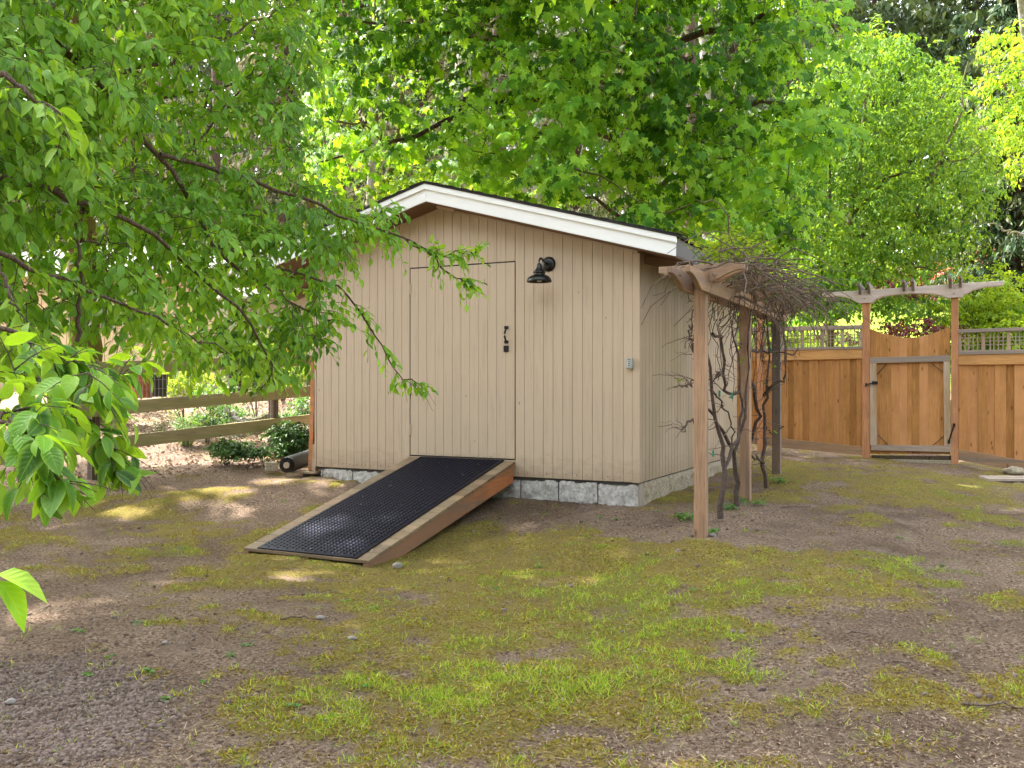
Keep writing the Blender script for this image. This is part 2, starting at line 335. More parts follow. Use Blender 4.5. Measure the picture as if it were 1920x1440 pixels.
M['leaf_dark'] = mat_leaf('ivy_leaf', [(0.015, 0.05, 0.014), (0.03, 0.085, 0.022), (0.07, 0.15, 0.03)], 0.2, (1.4, 1.4, 0.5), 0.45, 0.2)
M['leaf_weed'] = mat_leaf('weed_leaf', [(0.04, 0.14, 0.025), (0.07, 0.20, 0.035), (0.13, 0.27, 0.045)], 0.35, (1.5, 1.4, 0.4), 0.4, 0.4)
M['flower_red'] = mat_leaf('coral_blossom', [(0.25, 0.03, 0.025), (0.38, 0.08, 0.05), (0.5, 0.2, 0.14)], 0.3, (1.2, 0.8, 0.8), 0.6, 0.2)
M['grass'] = mat_leaf('grass_blade', [(0.10, 0.23, 0.02), (0.20, 0.36, 0.03), (0.34, 0.48, 0.045), (0.46, 0.46, 0.12)], 0.35, (1.5, 1.4, 0.4), 0.6, 0.08)
M['moss'] = mat_leaf('moss_tuft', [(0.11, 0.09, 0.02), (0.19, 0.17, 0.025), (0.31, 0.27, 0.035), (0.24, 0.165, 0.065), (0.42, 0.33, 0.13)], 0.3, (1.4, 1.3, 0.4), 0.9, 0.0)
M['debris'] = mat_leaf('dry_litter', [(0.10, 0.06, 0.04), (0.19, 0.13, 0.095), (0.30, 0.22, 0.165), (0.40, 0.32, 0.25)], 0.1, (1.2, 1.0, 0.8), 0.9, 0.05)
M['straw'] = mat_leaf('dry_straw', [(0.22, 0.16, 0.10), (0.36, 0.27, 0.17), (0.50, 0.40, 0.26)], 0.15, (1.2, 1.0, 0.8), 0.8, 0.15)
n = N('soil_clod'); f = n.noise(n.coord(), 60, 4)
M['clod'] = n.out(n.mix(n.attr('rnd'), (0.10, 0.072, 0.06), n.mix(f, (0.17, 0.13, 0.112), (0.26, 0.205, 0.18))), 0.95, n.bump(f, 0.6, 0.006), 0.1)
M['stone'] = mat_plain('pale_stone', (0.34, 0.31, 0.29), 0.85, 0.2, nz=0.5, scale=15, bumpk=0.5)

# ------------------------------------------------------------------ ground
ctrl = [  # x, y, z
 (1.16, 8.4, .03), (0.2, 8.9, .045), (-2.1, 10.1, .126), (-1.0, 9.6, .09), (2.0, 10.15, .03), (2.9, 11.9, .08), (1.44, 7.07, 0.0), (2.19, 8.67, .064), (2.91, 10.2, .153),
 (-.95, 6.8, -.235), (-2.1, 7.4, -.215), (-1.5, 7.0, -.225), (-0.3, 7.9, -.15), (-0.1, 8.4, -.06), (-0.5, 7.0, -.23), (-.75, 7.4, -.22), (-1.6, 8.6, -.03), (-2.9, 8.4, -.14), (0.6, 7.3, -.08), (0.3, 6.3, -.19), (1.6, 6.0, -.08), (3.3, 6.5, -.09),
 (3.92, 14.5, .10), (4.6, 14.15, .06), (5.28, 13.8, .03), (5.8, 13.5, .02), (6.35, 13.25, .01), (6.75, 13.0, -.06), (7.13, 12.85, -.16), (7.6, 12.6, -.24), (8.5, 12.2, -.3), (6.5, 11.9, -.11), (4.6, 12.3, .05), (5, 9, -.06), (3.9, 11.5, .10), (8, 8, -.22),
 (0, 3, -.24), (-3, 4, -.27), (3, 3.5, -.20), (0, 5, -.20), (5.5, 5, -.2), (-5, 6, -.25), (-4, 8, -.12), (-3.2, 9.6, .06), (-3.4, 11.0, .20), (-2.67, 12.3, .38), (-4.14, 10.1, .16), (-5.0, 8.9, .02), (-7, 8, .0),
 (-5.5, 12, .48), (-3.5, 14, .62), (-7, 15, .75), (-5, 17, .92), (-9, 18, 1.0), (-6, 21, 1.05), (-2, 17, .85), (0, 14, .3), (1.5, 13, .1), (2.5, 15, .25), (-12, 12, .5),
 (0, 0, -.25), (0, -6, -.3), (6, 0, -.3), (-6, 0, -.3), (12, 6, -.4), (5, 17, .5), (8, 16, .4), (12, 12, 0.0), (0, 20, .9), (9, 20, .8)]
ctrl = np.array(ctrl)
def gh(x, y):
    x = np.asarray(x, float); y = np.asarray(y, float); sh = x.shape
    xf, yf = x.ravel(), y.ravel(); num = np.zeros(xf.shape); den = np.zeros(xf.shape)
    for cx, cy, cz in ctrl:
        wgt = 1.0 / ((xf - cx) ** 2 + (yf - cy) ** 2 + 0.08) ** 1.6; num += wgt * cz; den += wgt
    h = num / den
    far = 0.9 + (yf - 20) * 0.02 + np.clip(yf - 26, 0, 60) * 0.135 * sstep(2, 14, xf)
    t = sstep(17, 24, yf); h = h * (1 - t) + far * t
    side = np.clip(np.abs(xf) - 30, 0, 200) * 0.02
    return (h + side).reshape(sh)
def to_px(x, y, z):
    return 960 + x / y * F, 720 - (z - E) / y * F
def blobs(px, py, L):
    s = 0
    for bx, by, rx, ry, wt in L:
        s = s + wt * np.exp(-(((px - bx) / rx) ** 2 + ((py - by) / ry) ** 2))
    return s
MOSS = [(900, 1050, 420, 45, .9), (560, 1030, 160, 30, .6), (1180, 1160, 330, 110, .55), (250, 962, 70, 16, 1.0), (60, 1005, 110, 16, .8), (360, 925, 60, 12, .9), (380, 1110, 130, 30, .45), (330, 1000, 160, 22, .5),
        (700, 1200, 260, 110, .4), (1650, 925, 230, 25, .75), (1800, 905, 120, 20, .4), (1500, 880, 60, 18, .8), (1360, 1050, 200, 30, .5), (1600, 1110, 200, 40, .35), (1010, 1010, 150, 18, .6), (1750, 1300, 180, 60, .5),
        (1250, 935, 60, 25, .8), (760, 1020, 60, 16, .8), (900, 1320, 380, 90, .55), (1000, 1180, 420, 130, .35), (300, 1290, 90, 25, .3), (1600, 1300, 200, 50, .3)]
GRASS = [(1230, 1160, 210, 75, 1.0), (1080, 1100, 180, 40, .5), (1000, 1250, 260, 70, .45), (880, 1300, 60, 30, .9), (800, 1220, 250, 90, .3), (1150, 1310, 220, 50, .4), (1400, 1250, 60, 30, .7), (1700, 1060, 130, 25, .75), (1450, 1110, 90, 30, .6), (1780, 915, 110, 22, .5), (1530, 1330, 120, 30, .3),
         (640, 1290, 130, 60, .4), (1900, 1020, 50, 10, .8), (330, 1035, 50, 12, .7), (1550, 1275, 140, 30, .4), (1730, 1100, 80, 30, .5), (620, 1350, 300, 60, .35), (1850, 960, 80, 25, .4)]
DIRT = [(130, 1290, 260, 110, 1.0), (1560, 1010, 280, 40, .8), (1800, 1200, 260, 90, .9), (1480, 1230, 180, 60, .4), (300, 1130, 300, 60, .45), (1050, 960, 200, 25, .9), (1850, 1060, 160, 50, .6), (1330, 985, 120, 30, .5), (120, 930, 260, 50, .5), (220, 1090, 300, 90, .55), (480, 985, 160, 45, .35), (350, 890, 220, 25, .5)]
xs = np.concatenate([-8 - np.geomspace(.1, 230, 40)[::-1], np.arange(-8, -4.2, .07), np.arange(-4.2, 5.0, .024), np.arange(5.0, 9.0, .06), 9 + np.geomspace(.1, 230, 40)])
ys = [-60, -30, -15, -8, -4, -2, -1, 0, .6, 1.1]; y = 1.5
while y < 16: ys.append(y); y += max(.012, y * .0052)
while y < 400: ys.append(y); y += (y - 15) * .045 + .09
ys = np.array(ys)
X, Y = np.meshgrid(xs, ys)
Z = gh(X, Y)
PX, PY = to_px(X, np.maximum(Y, .8), Z)
ex = np.where(Y > 0.8, 1, 0)
dirt = blobs(PX, PY, DIRT) * ex; moss = blobs(PX, PY, MOSS) * ex; gras = blobs(PX, PY, GRASS) * ex
n1 = fbm(X * 1.7, Y * 1.7, 3, 5); n2 = fbm(X * 6, Y * 6, 9, 4); n3 = fbm(X * 22, Y * 22, 21, 3)
mossm = sstep(.16, .86, moss * 0.75 + (n1 - .5) * 1.5 + (n2 - .5) * 1.6 - dirt * .40 + .33)
grassm = sstep(.35, .75, gras * .9 + (n2 - .5) * 1.9 + (n1 - .5) * .6)
near = sstep(24, 14, Y)
clodm = sstep(.35, .8, np.exp(-(((PX - 90) / 260) ** 2 + ((PY - 1330) / 120) ** 2)) * 1.15 + (n1 - .5) * .3)
Zd = Z + near * ((n1 - .5) * .05 + (n2 - .5) * .022 * (1 - mossm * .5) + (n3 - .5) * .012 + mossm * .008)
Zd += near * clodm * (fbm(X * 34, Y * 34, 40, 3) - .5) * .018
# trampled soil mound by the foundation
Zd += near * .02 * np.exp(-(((PX - 1080) / 160) ** 2 + ((PY - 960) / 30) ** 2)) * (n3 - .2)
ny, nx = X.shape
idx = np.arange(ny * nx).reshape(ny, nx)
Q = np.stack([idx[:-1, :-1], idx[:-1, 1:], idx[1:, 1:], idx[1:, :-1]], -1).reshape(-1, 4)
meadow = sstep(22, 30, Y) * sstep(1, 8, X) 
leafy = sstep(10.5, 12.0, Y + np.clip(-X - 3, -2, 4) * .8) * (1 - sstep(-1.5, 0.5, X)) * (1 - meadow)
n = N('ground'); v = n.coord()
a1 = n.noise(v, 9, 6, 0.7); a2 = n.noise(v, 55, 5, 0.7); a3 = n.noise(v, 2.2, 4, 0.6); a4 = n.noise(v, 170, 3, 0.7)
soil = n.ramp(a2, [(0.36, (0.070, 0.045, 0.030)), (0.45, (0.175, 0.120, 0.086)), (0.54, (0.31, 0.225, 0.168)), (0.66, (0.50, 0.395, 0.305))])
soil = n.mix(n.ramp(a1, [(0.44, (0, 0, 0)), (0.6, (.6, .6, .6))]), soil, n.mix(a4, (0.14, 0.10, 0.075), (0.34, 0.26, 0.20)))
soil = n.mix(n.math('MULTIPLY', n.attr('cl'), 0.6), soil, n.mix(a2, (0.13, 0.10, 0.083), (0.30, 0.24, 0.21)))
mossc = n.ramp(a2, [(0.36, (0.065, 0.052, 0.016)), (0.45, (0.18, 0.145, 0.038)), (0.55, (0.31, 0.255, 0.055)), (0.66, (0.46, 0.36, 0.14))])
mossc = n.mix(n.ramp(a3, [(0.35, (0, 0, 0)), (0.7, (.7, .7, .7))]), mossc, n.mix(a4, (0.13, 0.095, 0.045), (0.30, 0.22, 0.09)))
mk = n.math('ADD', n.attr('moss'), n.math('MULTIPLY', n.math('SUBTRACT', a2, 0.5), 3.2), clamp=True)
mk = n.math('MULTIPLY', mk, n.math('GREATER_THAN', n.attr('moss'), 0.04))
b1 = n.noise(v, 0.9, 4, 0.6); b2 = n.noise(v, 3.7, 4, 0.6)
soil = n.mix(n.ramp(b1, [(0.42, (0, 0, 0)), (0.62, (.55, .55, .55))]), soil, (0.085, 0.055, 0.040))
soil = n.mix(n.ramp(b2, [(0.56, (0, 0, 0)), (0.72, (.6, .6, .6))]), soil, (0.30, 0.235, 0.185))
mossc = n.mix(n.ramp(b2, [(0.38, (0, 0, 0)), (0.62, (.8, .8, .8))]), mossc, n.mix(a4, (0.10, 0.09, 0.03), (0.32, 0.24, 0.10)))
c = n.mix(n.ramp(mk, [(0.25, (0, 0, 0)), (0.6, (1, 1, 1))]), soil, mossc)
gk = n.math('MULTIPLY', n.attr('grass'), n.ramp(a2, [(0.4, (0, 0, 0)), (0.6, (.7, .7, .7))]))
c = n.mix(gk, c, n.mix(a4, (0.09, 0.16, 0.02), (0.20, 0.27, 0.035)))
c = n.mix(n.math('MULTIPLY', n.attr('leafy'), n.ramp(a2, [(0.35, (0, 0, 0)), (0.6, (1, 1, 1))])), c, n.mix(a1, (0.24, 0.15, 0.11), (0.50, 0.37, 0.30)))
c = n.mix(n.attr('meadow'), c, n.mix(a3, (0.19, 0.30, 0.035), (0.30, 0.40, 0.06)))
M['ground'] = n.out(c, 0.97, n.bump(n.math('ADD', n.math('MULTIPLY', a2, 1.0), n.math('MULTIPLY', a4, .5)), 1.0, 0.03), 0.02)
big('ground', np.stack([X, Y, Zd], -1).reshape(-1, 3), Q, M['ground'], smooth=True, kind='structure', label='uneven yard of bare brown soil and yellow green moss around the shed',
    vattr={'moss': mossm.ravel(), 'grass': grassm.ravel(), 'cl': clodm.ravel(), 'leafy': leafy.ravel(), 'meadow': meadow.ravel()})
# fast height lookup on the displaced sheet
def gz(x, y):
    i = np.clip(np.searchsorted(xs, x) - 1, 0, nx - 2); j = np.clip(np.searchsorted(ys, y) - 1, 0, ny - 2)
    fx = np.clip((x - xs[i]) / (xs[i + 1] - xs[i]), 0, 1); fy = np.clip((y - ys[j]) / (ys[j + 1] - ys[j]), 0, 1)
    return (Zd[j, i] * (1 - fx) * (1 - fy) + Zd[j, i + 1] * fx * (1 - fy) + Zd[j + 1, i] * (1 - fx) * fy + Zd[j + 1, i + 1] * fx * fy)
def samp(A, x, y):
    i = np.clip(np.searchsorted(xs, x) - 1, 0, nx - 2); j = np.clip(np.searchsorted(ys, y) - 1, 0, ny - 2); return A[j, i]
def ground_at(px, py):
    px = np.asarray(px, float); py = np.asarray(py, float); d = F * (E + .1) / np.maximum(py - 720, 8)
    for k in range(12):
        h = gh((px - 960) / F * d, d); d = 0.5 * d + 0.5 * F * (E - h) / np.maximum(py - 720, 8)
    x = (px - 960) / F * d; return x, d

# ------------------------------------------------------------------ frame shared by shed, pergola, ramp and fence
RZ = math.atan2(-0.4512, 0.8924); CX, CY = 1.164, 8.51
ux, uy = 0.8924, -0.4512      # local X (along the front wall, to the right)
vx, vy = 0.4512, 0.8924       # local Y (into the picture)
def L2W(x, y, ox=CX, oy=CY): return ox + x * ux + y * vx, oy + x * uy + y * vy
Rm = Matrix.Rotation(RZ, 4, 'Z')

# ================================================================== SHED
WL = 3.72; WD = 3.78; SB = 0.245      # width, depth, height of siding bottom (datum)
shed = empty('shed', (CX, CY, 0), RZ, 'small tan board sided garden shed with white gable trim and a grooved door', 'shed')
RIDX, RIDZ, PITCH = -2.11, 1.789 + E, 0.276
def soff(x): return RIDZ - PITCH * abs(x - RIDX)        # underside of roof at the wall
# core walls behind the boards
core = MB(); a = 0.014
core.prism([(-WL + a, SB), (-a, SB), (-a, soff(0) + .02), (RIDX, RIDZ + .01), (-WL + a, soff(-WL) + .02)], -.003, WD - a)
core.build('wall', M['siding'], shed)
DX0, DX1 = -2.484, -1.265; DZ0, DZ1 = 0.418, 0.418 + 1.875 + .055
PITB = 0.1016
def board(x0, x1, z0, z1l, z1r, y0, y1, mat, name='board', parent=shed):
    MB().prism([(x0, z0), (x1, z0), (x1, z1r), (x0, z1l)], y0, y1).build(name, mat, parent, bevel=0.0018)
door = MB(); door.box(DX0 + .004, DX1 - .004, -.0055, .012, DZ0, DZ1 - .004).build('door', M['siding'], shed)
door = [c for c in shed.children if c.name.startswith('door')][0]
k = 0
x = DX1
edges = []
while x - PITB > -WL + .03: edges.append((x - PITB, x)); x -= PITB
edges.append((-WL + .018, x))
x = DX1
while x < -.09: edges.append((x, min(x + PITB, -.058))); x += PITB
for x0, x1 in edges:
    if x1 - x0 < .02: continue
    g = .0018; gl = .0055 if min(abs(x0 - DX0), abs(x0 - DX1)) < .01 else g; gr = .0055 if min(abs(x1 - DX0), abs(x1 - DX1)) < .01 else g; inside = x0 > DX0 - .02 and x1 < DX1 + .01
    if inside:
        z1 = DZ1 - .006
        MB().prism([(x0 + gl, DZ0), (x1 - gr, DZ0), (x1 - gr, z1), (x0 + gl, z1)], -.010, .004).build('board', M['siding'], door, bevel=0.0018)
        board(x0 + g, x1 - g, DZ1 + .006, soff(x0), soff(x1), -.010, .006, M['siding'])
    else:
        zb = SB
        board(x0 + gl, x1 - gr, zb, soff(x0), soff(x1), -.010, .006, M['siding'])
for nm_, b_ in (('door_gap', (DX1 - .0045, DX1 + .0045, DZ0, DZ1)), ('door_gap', (DX0 - .0045, DX0 + .0045, DZ0, DZ1)), ('door_gap', (DX0, DX1, DZ1 - .007, DZ1 + .007))):
    MB().box(b_[0], b_[1], -.0075, -.0035, b_[2], b_[3]).build(nm_, M['black'], shed)  # black strips painting the shade in the gaps round the door
# siding below the door threshold
MB().box(DX0, DX1, -.006, .006, SB, DZ0 - .012).build('kick_panel', M['siding'], shed)
MB().box(DX0 - .002, DX1 + .002, -.0095, -.001, DZ0 - .012, DZ0 - .003).build('door_sill', M['black'], shed)
# corner boards
MB().box(-.056, .012, -.016, .002, SB - .004, soff(0) - .01).build('corner_board', M['siding'], shed, bevel=.002)
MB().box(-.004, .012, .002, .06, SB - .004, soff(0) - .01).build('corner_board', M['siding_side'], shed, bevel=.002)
MB().box(-WL - .004, -WL + .016, -.014, .05, SB, soff(-WL) - .01).build('corner_board', M['siding'], shed, bevel=.002)
# side wall boards
yy = .062
while yy < WD - .02:
    y1 = min(yy + PITB, WD)
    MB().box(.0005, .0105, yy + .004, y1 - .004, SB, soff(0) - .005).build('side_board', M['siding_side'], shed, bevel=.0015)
    yy += PITB
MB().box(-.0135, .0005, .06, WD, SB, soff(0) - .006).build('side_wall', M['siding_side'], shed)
# nail heads and knots in the front siding
nb = MB()
for x0, x1 in edges:
    for zz in (SB + .035, SB + .035 + random.random() * 2):
        if random.random() < (.7 if zz < SB + .04 else .25): 
            xx = (x0 + x1) / 2 + random.uniform(-.02, .02); nb.box(xx - .003, xx + .003, -.0113, -.009, zz + random.uniform(-.01, .01), zz + .016)
nb.build('nail_heads', M['soffit'], shed, kind='stuff')
# soffit, fascia, roof
OV, EA = 0.284, 0.438; X0, X1 = RIDX - 2.548, EA
FB = lambda x: 1.810 + E - 0.276 * abs(x - RIDX)
for s_, xe in ((1, X1), (-1, X0)):
    def sl(x, dz): return (x, FB(x) + dz)
    pl = [sl(RIDX, 0), sl(xe, 0), sl(xe, .125), sl(RIDX, .125)]
    if s_ < 0: pl = pl[::-1]
    MB().prism(pl, -OV - .02, -OV).build('fascia', M['white'], shed, bevel=.002)
    pl = [sl(RIDX, .118), sl(xe + s_ * .012, .118), sl(xe + s_ * .012, .172), sl(RIDX, .172)]
    if s_ < 0: pl = pl[::-1]
    MB().prism(pl, -OV - .042, -OV - .021).build('trim_strip', M['white'], shed, bevel=.002)
    # soffit boards and rafters
    pl = [(RIDX, RIDZ + .012), (xe, RIDZ + .012 - PITCH * abs(xe - RIDX)), (xe, RIDZ + .045 - PITCH * abs(xe - RIDX)), (RIDX, RIDZ + .045)]
    if s_ < 0: pl = pl[::-1]
    MB().prism(pl, -OV, WD + .3).build('soffit', M['soffit'], shed)
    pl = [(RIDX, FB(RIDX) + .172), (xe + s_ * .03, FB(xe) + .165), (xe + s_ * .03, FB(xe) + .183), (RIDX, FB(RIDX) + .19)]
    if s_ < 0: pl = pl[::-1]
    roof = MB().prism(pl, -OV - .05, WD + .34).build('roof', M['shingle'], shed)
    sh = MB(); nn = 16
    for c_ in range(nn):
        xa = RIDX + s_ * 2.58 * c_ / nn; xb = RIDX + s_ * 2.58 * (c_ + 1) / nn
        y = -OV - .058 + random.uniform(-.006, .006)
        while y < WD + .3:
            y2 = y + .3; zz = FB(xa) + .190, FB(xb) + .190
            V = [(xa, y + .004, zz[0] - .001), (xb + s_ * .01, y + .004, zz[1] + .006), (xb + s_ * .01, y2, zz[1] + .006), (xa, y2, zz[0] - .001)]
            V += [(p[0], p[1], p[2] + .007) for p in V]
            sh.add(V, [(0, 3, 2, 1), (4, 5, 6, 7), (0, 1, 5, 4), (1, 2, 6, 5), (2, 3, 7, 6), (3, 0, 4, 7)]); y = y2
    sh.build('shingles', M['shingle'], roof, kind='stuff')
# eave fascia (side)
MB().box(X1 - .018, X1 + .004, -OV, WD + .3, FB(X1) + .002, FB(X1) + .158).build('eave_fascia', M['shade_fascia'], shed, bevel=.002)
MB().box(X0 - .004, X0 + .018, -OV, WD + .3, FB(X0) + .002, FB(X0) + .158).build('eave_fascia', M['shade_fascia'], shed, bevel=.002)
# rafter tails under the eaves and lookouts under the gable
for i in range(7):
    y = .12 + i * .6
    for xa, xb in ((.014, X1 - .02), (X0 + .02, -WL - .01)):
        z = lambda x: soff(x) - .001
        MB().prism([(xa, z(xa) - .085), (xb, z(xb) - .085), (xb, z(xb)), (xa, z(xa))], y, y + .04).build('rafter_tail', M['soffit'], shed)
MB().prism([(RIDX + .02, RIDZ - .02), (RIDX + .22, RIDZ - .075), (RIDX + .22, RIDZ - .035), (RIDX + .02, RIDZ + .005)], -.13, -.10).build('lookout', M['siding'], shed)
# back post supporting the deep left eave
MB().box(X0 + .06, X0 + .15, WD - .1, WD, .2, soff(X0 + .1)).build('eave_post', M['soffit'], shed)
# mudsill
MB().box(-WL + .02, -.012, .012, WD, SB - .035, SB - .001).build('mudsill', M['mortar'], shed)
# foundation blocks, each with its broken face
def block(x0, x1, face, mat):
    nxg, nzg = 22, 12; z0, z1 = -.12, SB - .014
    gx = np.linspace(0, 1, nxg); gzz = np.linspace(0, 1, nzg); A, B = np.meshgrid(gx, gzz)
    ed = np.minimum(np.minimum(A, 1 - A) * (x1 - x0), np.minimum(B, 1 - B) * (z1 - z0)); 
    o = x0 * 7.3
    d = (fbm((A * (x1 - x0) + o) * 16, B * (z1 - z0) * 16, 5, 4) - .35) * .06 * sstep(0, .03, ed); d = np.maximum(d, -.004)
    base = .016
    if face == 'front': V = np.stack([x0 + A * (x1 - x0), base - d, z0 + B * (z1 - z0)], -1)
    else: V = np.stack([-base + .010 + d, x0 + A * (x1 - x0), z0 + B * (z1 - z0)], -1)
    V = V.reshape(-1, 3); id_ = np.arange(nxg * nzg).reshape(nzg, nxg)
    Qf = np.stack([id_[:-1, :-1], id_[:-1, 1:], id_[1:, 1:], id_[1:, :-1]], -1).reshape(-1, 4)
    o_ = big('block', V, Qf, mat, shed)
x = -.012
while x > -WL + .2: block(x - .392, x, 'front', M['block']); x -= .403
block(-WL + .06, x, 'front', M['block'])
MB().box(-.014, .004, .012, .115, -.12, SB - .014).build('block', M['block_smooth'], shed, bevel=.003)
y = .12
while y < WD - .3: block(y, y + .398, 'side', M['block_side']); y += .403
block(y, WD, 'side', M['block_side'])
MB().box(-WL + .08, -.032, .042, WD - .01, -.14, SB - .016).build('footing', M['mortar'], shed)
# hinges, handle
for zz in (2.075, 0.62):
    MB().box(DX0 - .018, DX0 + .016, -.016, -.0105, zz, zz + .11).tube([(DX0 - .002, -.018, zz), (DX0 - .002, -.018, zz + .12)], .006, 8).build('hinge', M['siding'], door, bevel=.001)
def hz(py, dep): return E + (720 - py) / F * dep
hx = DX1 - .095; dd = 9.12
hb = MB()
for z0_, z1_ in ((hz(617, dd), hz(611.5, dd)), (hz(644, dd), hz(638.5, dd))):
    hb.box(hx - .020, hx + .022, -.022, -.0105, z0_, z1_)
z0_, z1_ = hz(641, dd), hz(615, dd)
hb.tube([(hx + .004 - .0 * t, -.018 - .045 * math.sin(math.pi * t), z0_ + (z1_ - z0_) * t) for t in np.linspace(0, 1, 9)], [.006, .008, .009, .010, .010, .010, .009, .008, .006], 8)
hb.build('handle', M['black'], door, bevel=.001)
z0_, z1_ = hz(660, dd), hz(648, dd)
MB().box(hx - .029, hx + .026, -.020, -.0105, z0_, z1_).lathe([(.0, .0), (.018, 0), (.016, .014), (0, .016)], (0, 0, 0), 16).build('deadbolt', M['black'], door, bevel=.002)
db = [c for c in door.children if c.name.startswith('deadbolt')][0]
# lamp
lamp = empty('wall_lamp', (*L2W(-.905, -.0105), 2.30), RZ, 'black gooseneck barn lamp mounted on the shed wall right of the door', 'lamp')
bp = MB(); bp.lathe([(0, .028), (.035, .030), (.060, .022), (.072, .008), (.074, 0)], seg=28); bp.xf(Matrix.Rotation(math.radians(90), 4, 'X') @ Matrix.Identity(4)); bp.build('backplate', M['black'], lamp, smooth=True)
arc = [(0, -.02, 0), (0, -.09, .005), (0, -.145, .03), (0, -.185, .035), (0, -.21, .01), (0, -.212, -.03)]
MB().tube(spline(arc, 14), .010, 10).build('gooseneck', M['black'], lamp, smooth=True)
MB().lathe([(.004, -.018), (.016, -.02), (.020, -.035), (.030, -.065), (.042, -.082), (.058, -.092), (.060, -.104), (.054, -.108), (.056, -.128), (.078, -.132), (.100, -.146), (.114, -.168), (.119, -.190), (.116, -.192), (.108, -.172), (.09, -.15), (.0, -.14)], (0, -.212, 0), 36).build('lamp_shade', M['black'], lamp, smooth=True)
bl = MB(); bl.lathe([(0, -.192), (.02, -.188), (.026, -.170), (.018, -.15)], (0, -.212, 0), 12).build('bulb', mat_plain('frosted_glass', (.6, .6, .58), .3), lamp, smooth=True)
# key box
kb = empty('key_box', (*L2W(-.078, -.0165), hz(692, 8.6)), RZ, 'small pale grey push button key box fixed near the corner of the shed', 'key box')
MB().box(-.030, .030, -.034, 0, 0, .098).build('case', mat_plain('grey_plastic', (.42, .44, .43), .5), kb, bevel=.006)
MB().box(-.013, .013, -.0365, -.0335, .016, .080).build('cover', mat_plain('pale_plastic', (.55, .57, .58), .4), kb, bevel=.003)
for zz in (.030, .048, .066, .086): MB().box(-.006, .006, -.040, -.036, zz - .005, zz + .005).build('button', M['black'], kb, bevel=.001)
# ================================================================== RAMP
RL = 2.44; RZ0 = DZ0 - .020; RZ1 = -.165
ramp = empty('ramp', (CX, CY, 0), RZ, 'wooden ramp with black rubber mat leading down from the shed door', 'ramp')
rx0, rx1 = DX0 - .0, DX1 + .0
def rz(r): return RZ0 + (RZ1 - RZ0) * (r / RL)
slope = math.atan2(RZ0 - RZ1, RL)
for xa, xb in ((rx0 + .01, rx0 + .05), (rx1 - .05, rx1 - .01)):
    MB().prism([(-.03, rz(0.03) - .20), (-.03, rz(.03) - .028), (-RL, rz(RL) - .028), (-RL, rz(RL) - .075), (-RL + .06, rz(RL) - .13)][::1], xa, xb, axis='x').build('side_timber', M['ramp_side'], ramp, bevel=.002)
MB().prism([(-.03, rz(0.03) - .195), (-.03, rz(.03) - .03), (-RL, rz(RL) - .03), (-RL, rz(RL) - .055), (-RL + .2, rz(RL) - .135)], rx0 + .6, rx0 + .64, axis='x').build('centre_timber', M['ramp_side'], ramp)
# deck boards across the ramp (their ends show along both edges)
nb_ = 17; bw = RL / nb_
for i in range(nb_):
    r0, r1 = i * bw + .004, (i + 1) * bw - .002
    r0 = max(r0, .018)
    pts = [(-r1, rz(r1) - .026), (-r0, rz(r0) - .026), (-r0, rz(r0)), (-r1, rz(r1))]
    MB().prism(pts, rx0 - random.uniform(0, .004), rx1 + random.uniform(0, .004), axis='x').build('deck_board', M['ramp_board'], ramp, bevel=.003)
mx0, mx1 = rx0 + .135, rx1 - .115
pts = [(-RL + .006, rz(RL - .006) + .003), (-.022, rz(.022) + .003), (-.022, rz(.022) + .010), (-RL + .006, rz(RL - .006) + .010)]
mat_ = MB().prism(pts, mx0, mx1, axis='x').build('rubber_mat', M['rubber'], ramp)
# raised treads on the mat
tw, tl, px_, pr_ = .033, .017, .046, .037
cols_ = int((mx1 - mx0 - .03) / px_); rows_ = int((RL - .06) / pr_)
ci, ri = np.meshgrid(np.arange(cols_), np.arange(rows_)); ci = ci.ravel(); ri = ri.ravel()
tcx = mx0 + .02 + (ci + .5 * (ri % 2) * 0 + .25) * px_ ; tr = .04 + ri * pr_ + (ci % 2) * pr_ * .5
Mb = np.array([(-1, -.3, 0), (0, -1, 0), (1, -.3, 0), (1, .25, 0), (0, .2, 0), (-1, .25, 0), (-.85, -.1, 1), (0, -.6, 1), (.85, -.1, 1), (0, .05, 1.0)])
V = np.zeros((len(ci), 10, 3)); V[:, :, 0] = tcx[:, None] + Mb[None, :, 0] * tw * .5
rr = tr[:, None] - Mb[None, :, 1] * tl * .7
V[:, :, 1] = -rr; V[:, :, 2] = rz(rr) + .010 + Mb[None, :, 2] * .006 - .0005
Ft = np.array([(0, 1, 7), (0, 7, 6), (1, 2, 8), (1, 8, 7), (2, 3, 8), (3, 4, 9), (3, 9, 8), (4, 5, 6), (4, 6, 9), (5, 0, 6), (6, 7, 9), (7, 8, 9)])
big('treads', V.reshape(-1, 3), (Ft[None] + (np.arange(len(ci)) * 10)[:, None, None]).reshape(-1, 3), M['rubber'], mat_, kind='stuff')
nq = 110; qx = rng.uniform(mx0, mx1, nq); qr = rng.uniform(.05, RL - .03, nq); qw = np.array([L2W(a_, -b_) for a_, b_ in zip(qx, qr)])
MATLITTER = np.stack([qw[:, 0], qw[:, 1], rz(qr) + .018], -1)
# screws and washers
for (fx, fr) in ((.03, .12), (.03, 1.2), (.03, 2.35), (.97, .2), (.97, 1.25), (.97, 2.2), (.30, .9), (.32, 1.4), (.62, .95), (.6, 1.7), (.75, .5), (.93, 2.28), (.13, 2.3), (.5, 2.36)):
    xx = rx0 + (rx1 - rx0) * fx; MB().lathe([(0, .0035), (.007, .003), (.009, 0)], (xx, -fr, rz(fr) + .011), 8).build('screw', M['stone'], ramp)

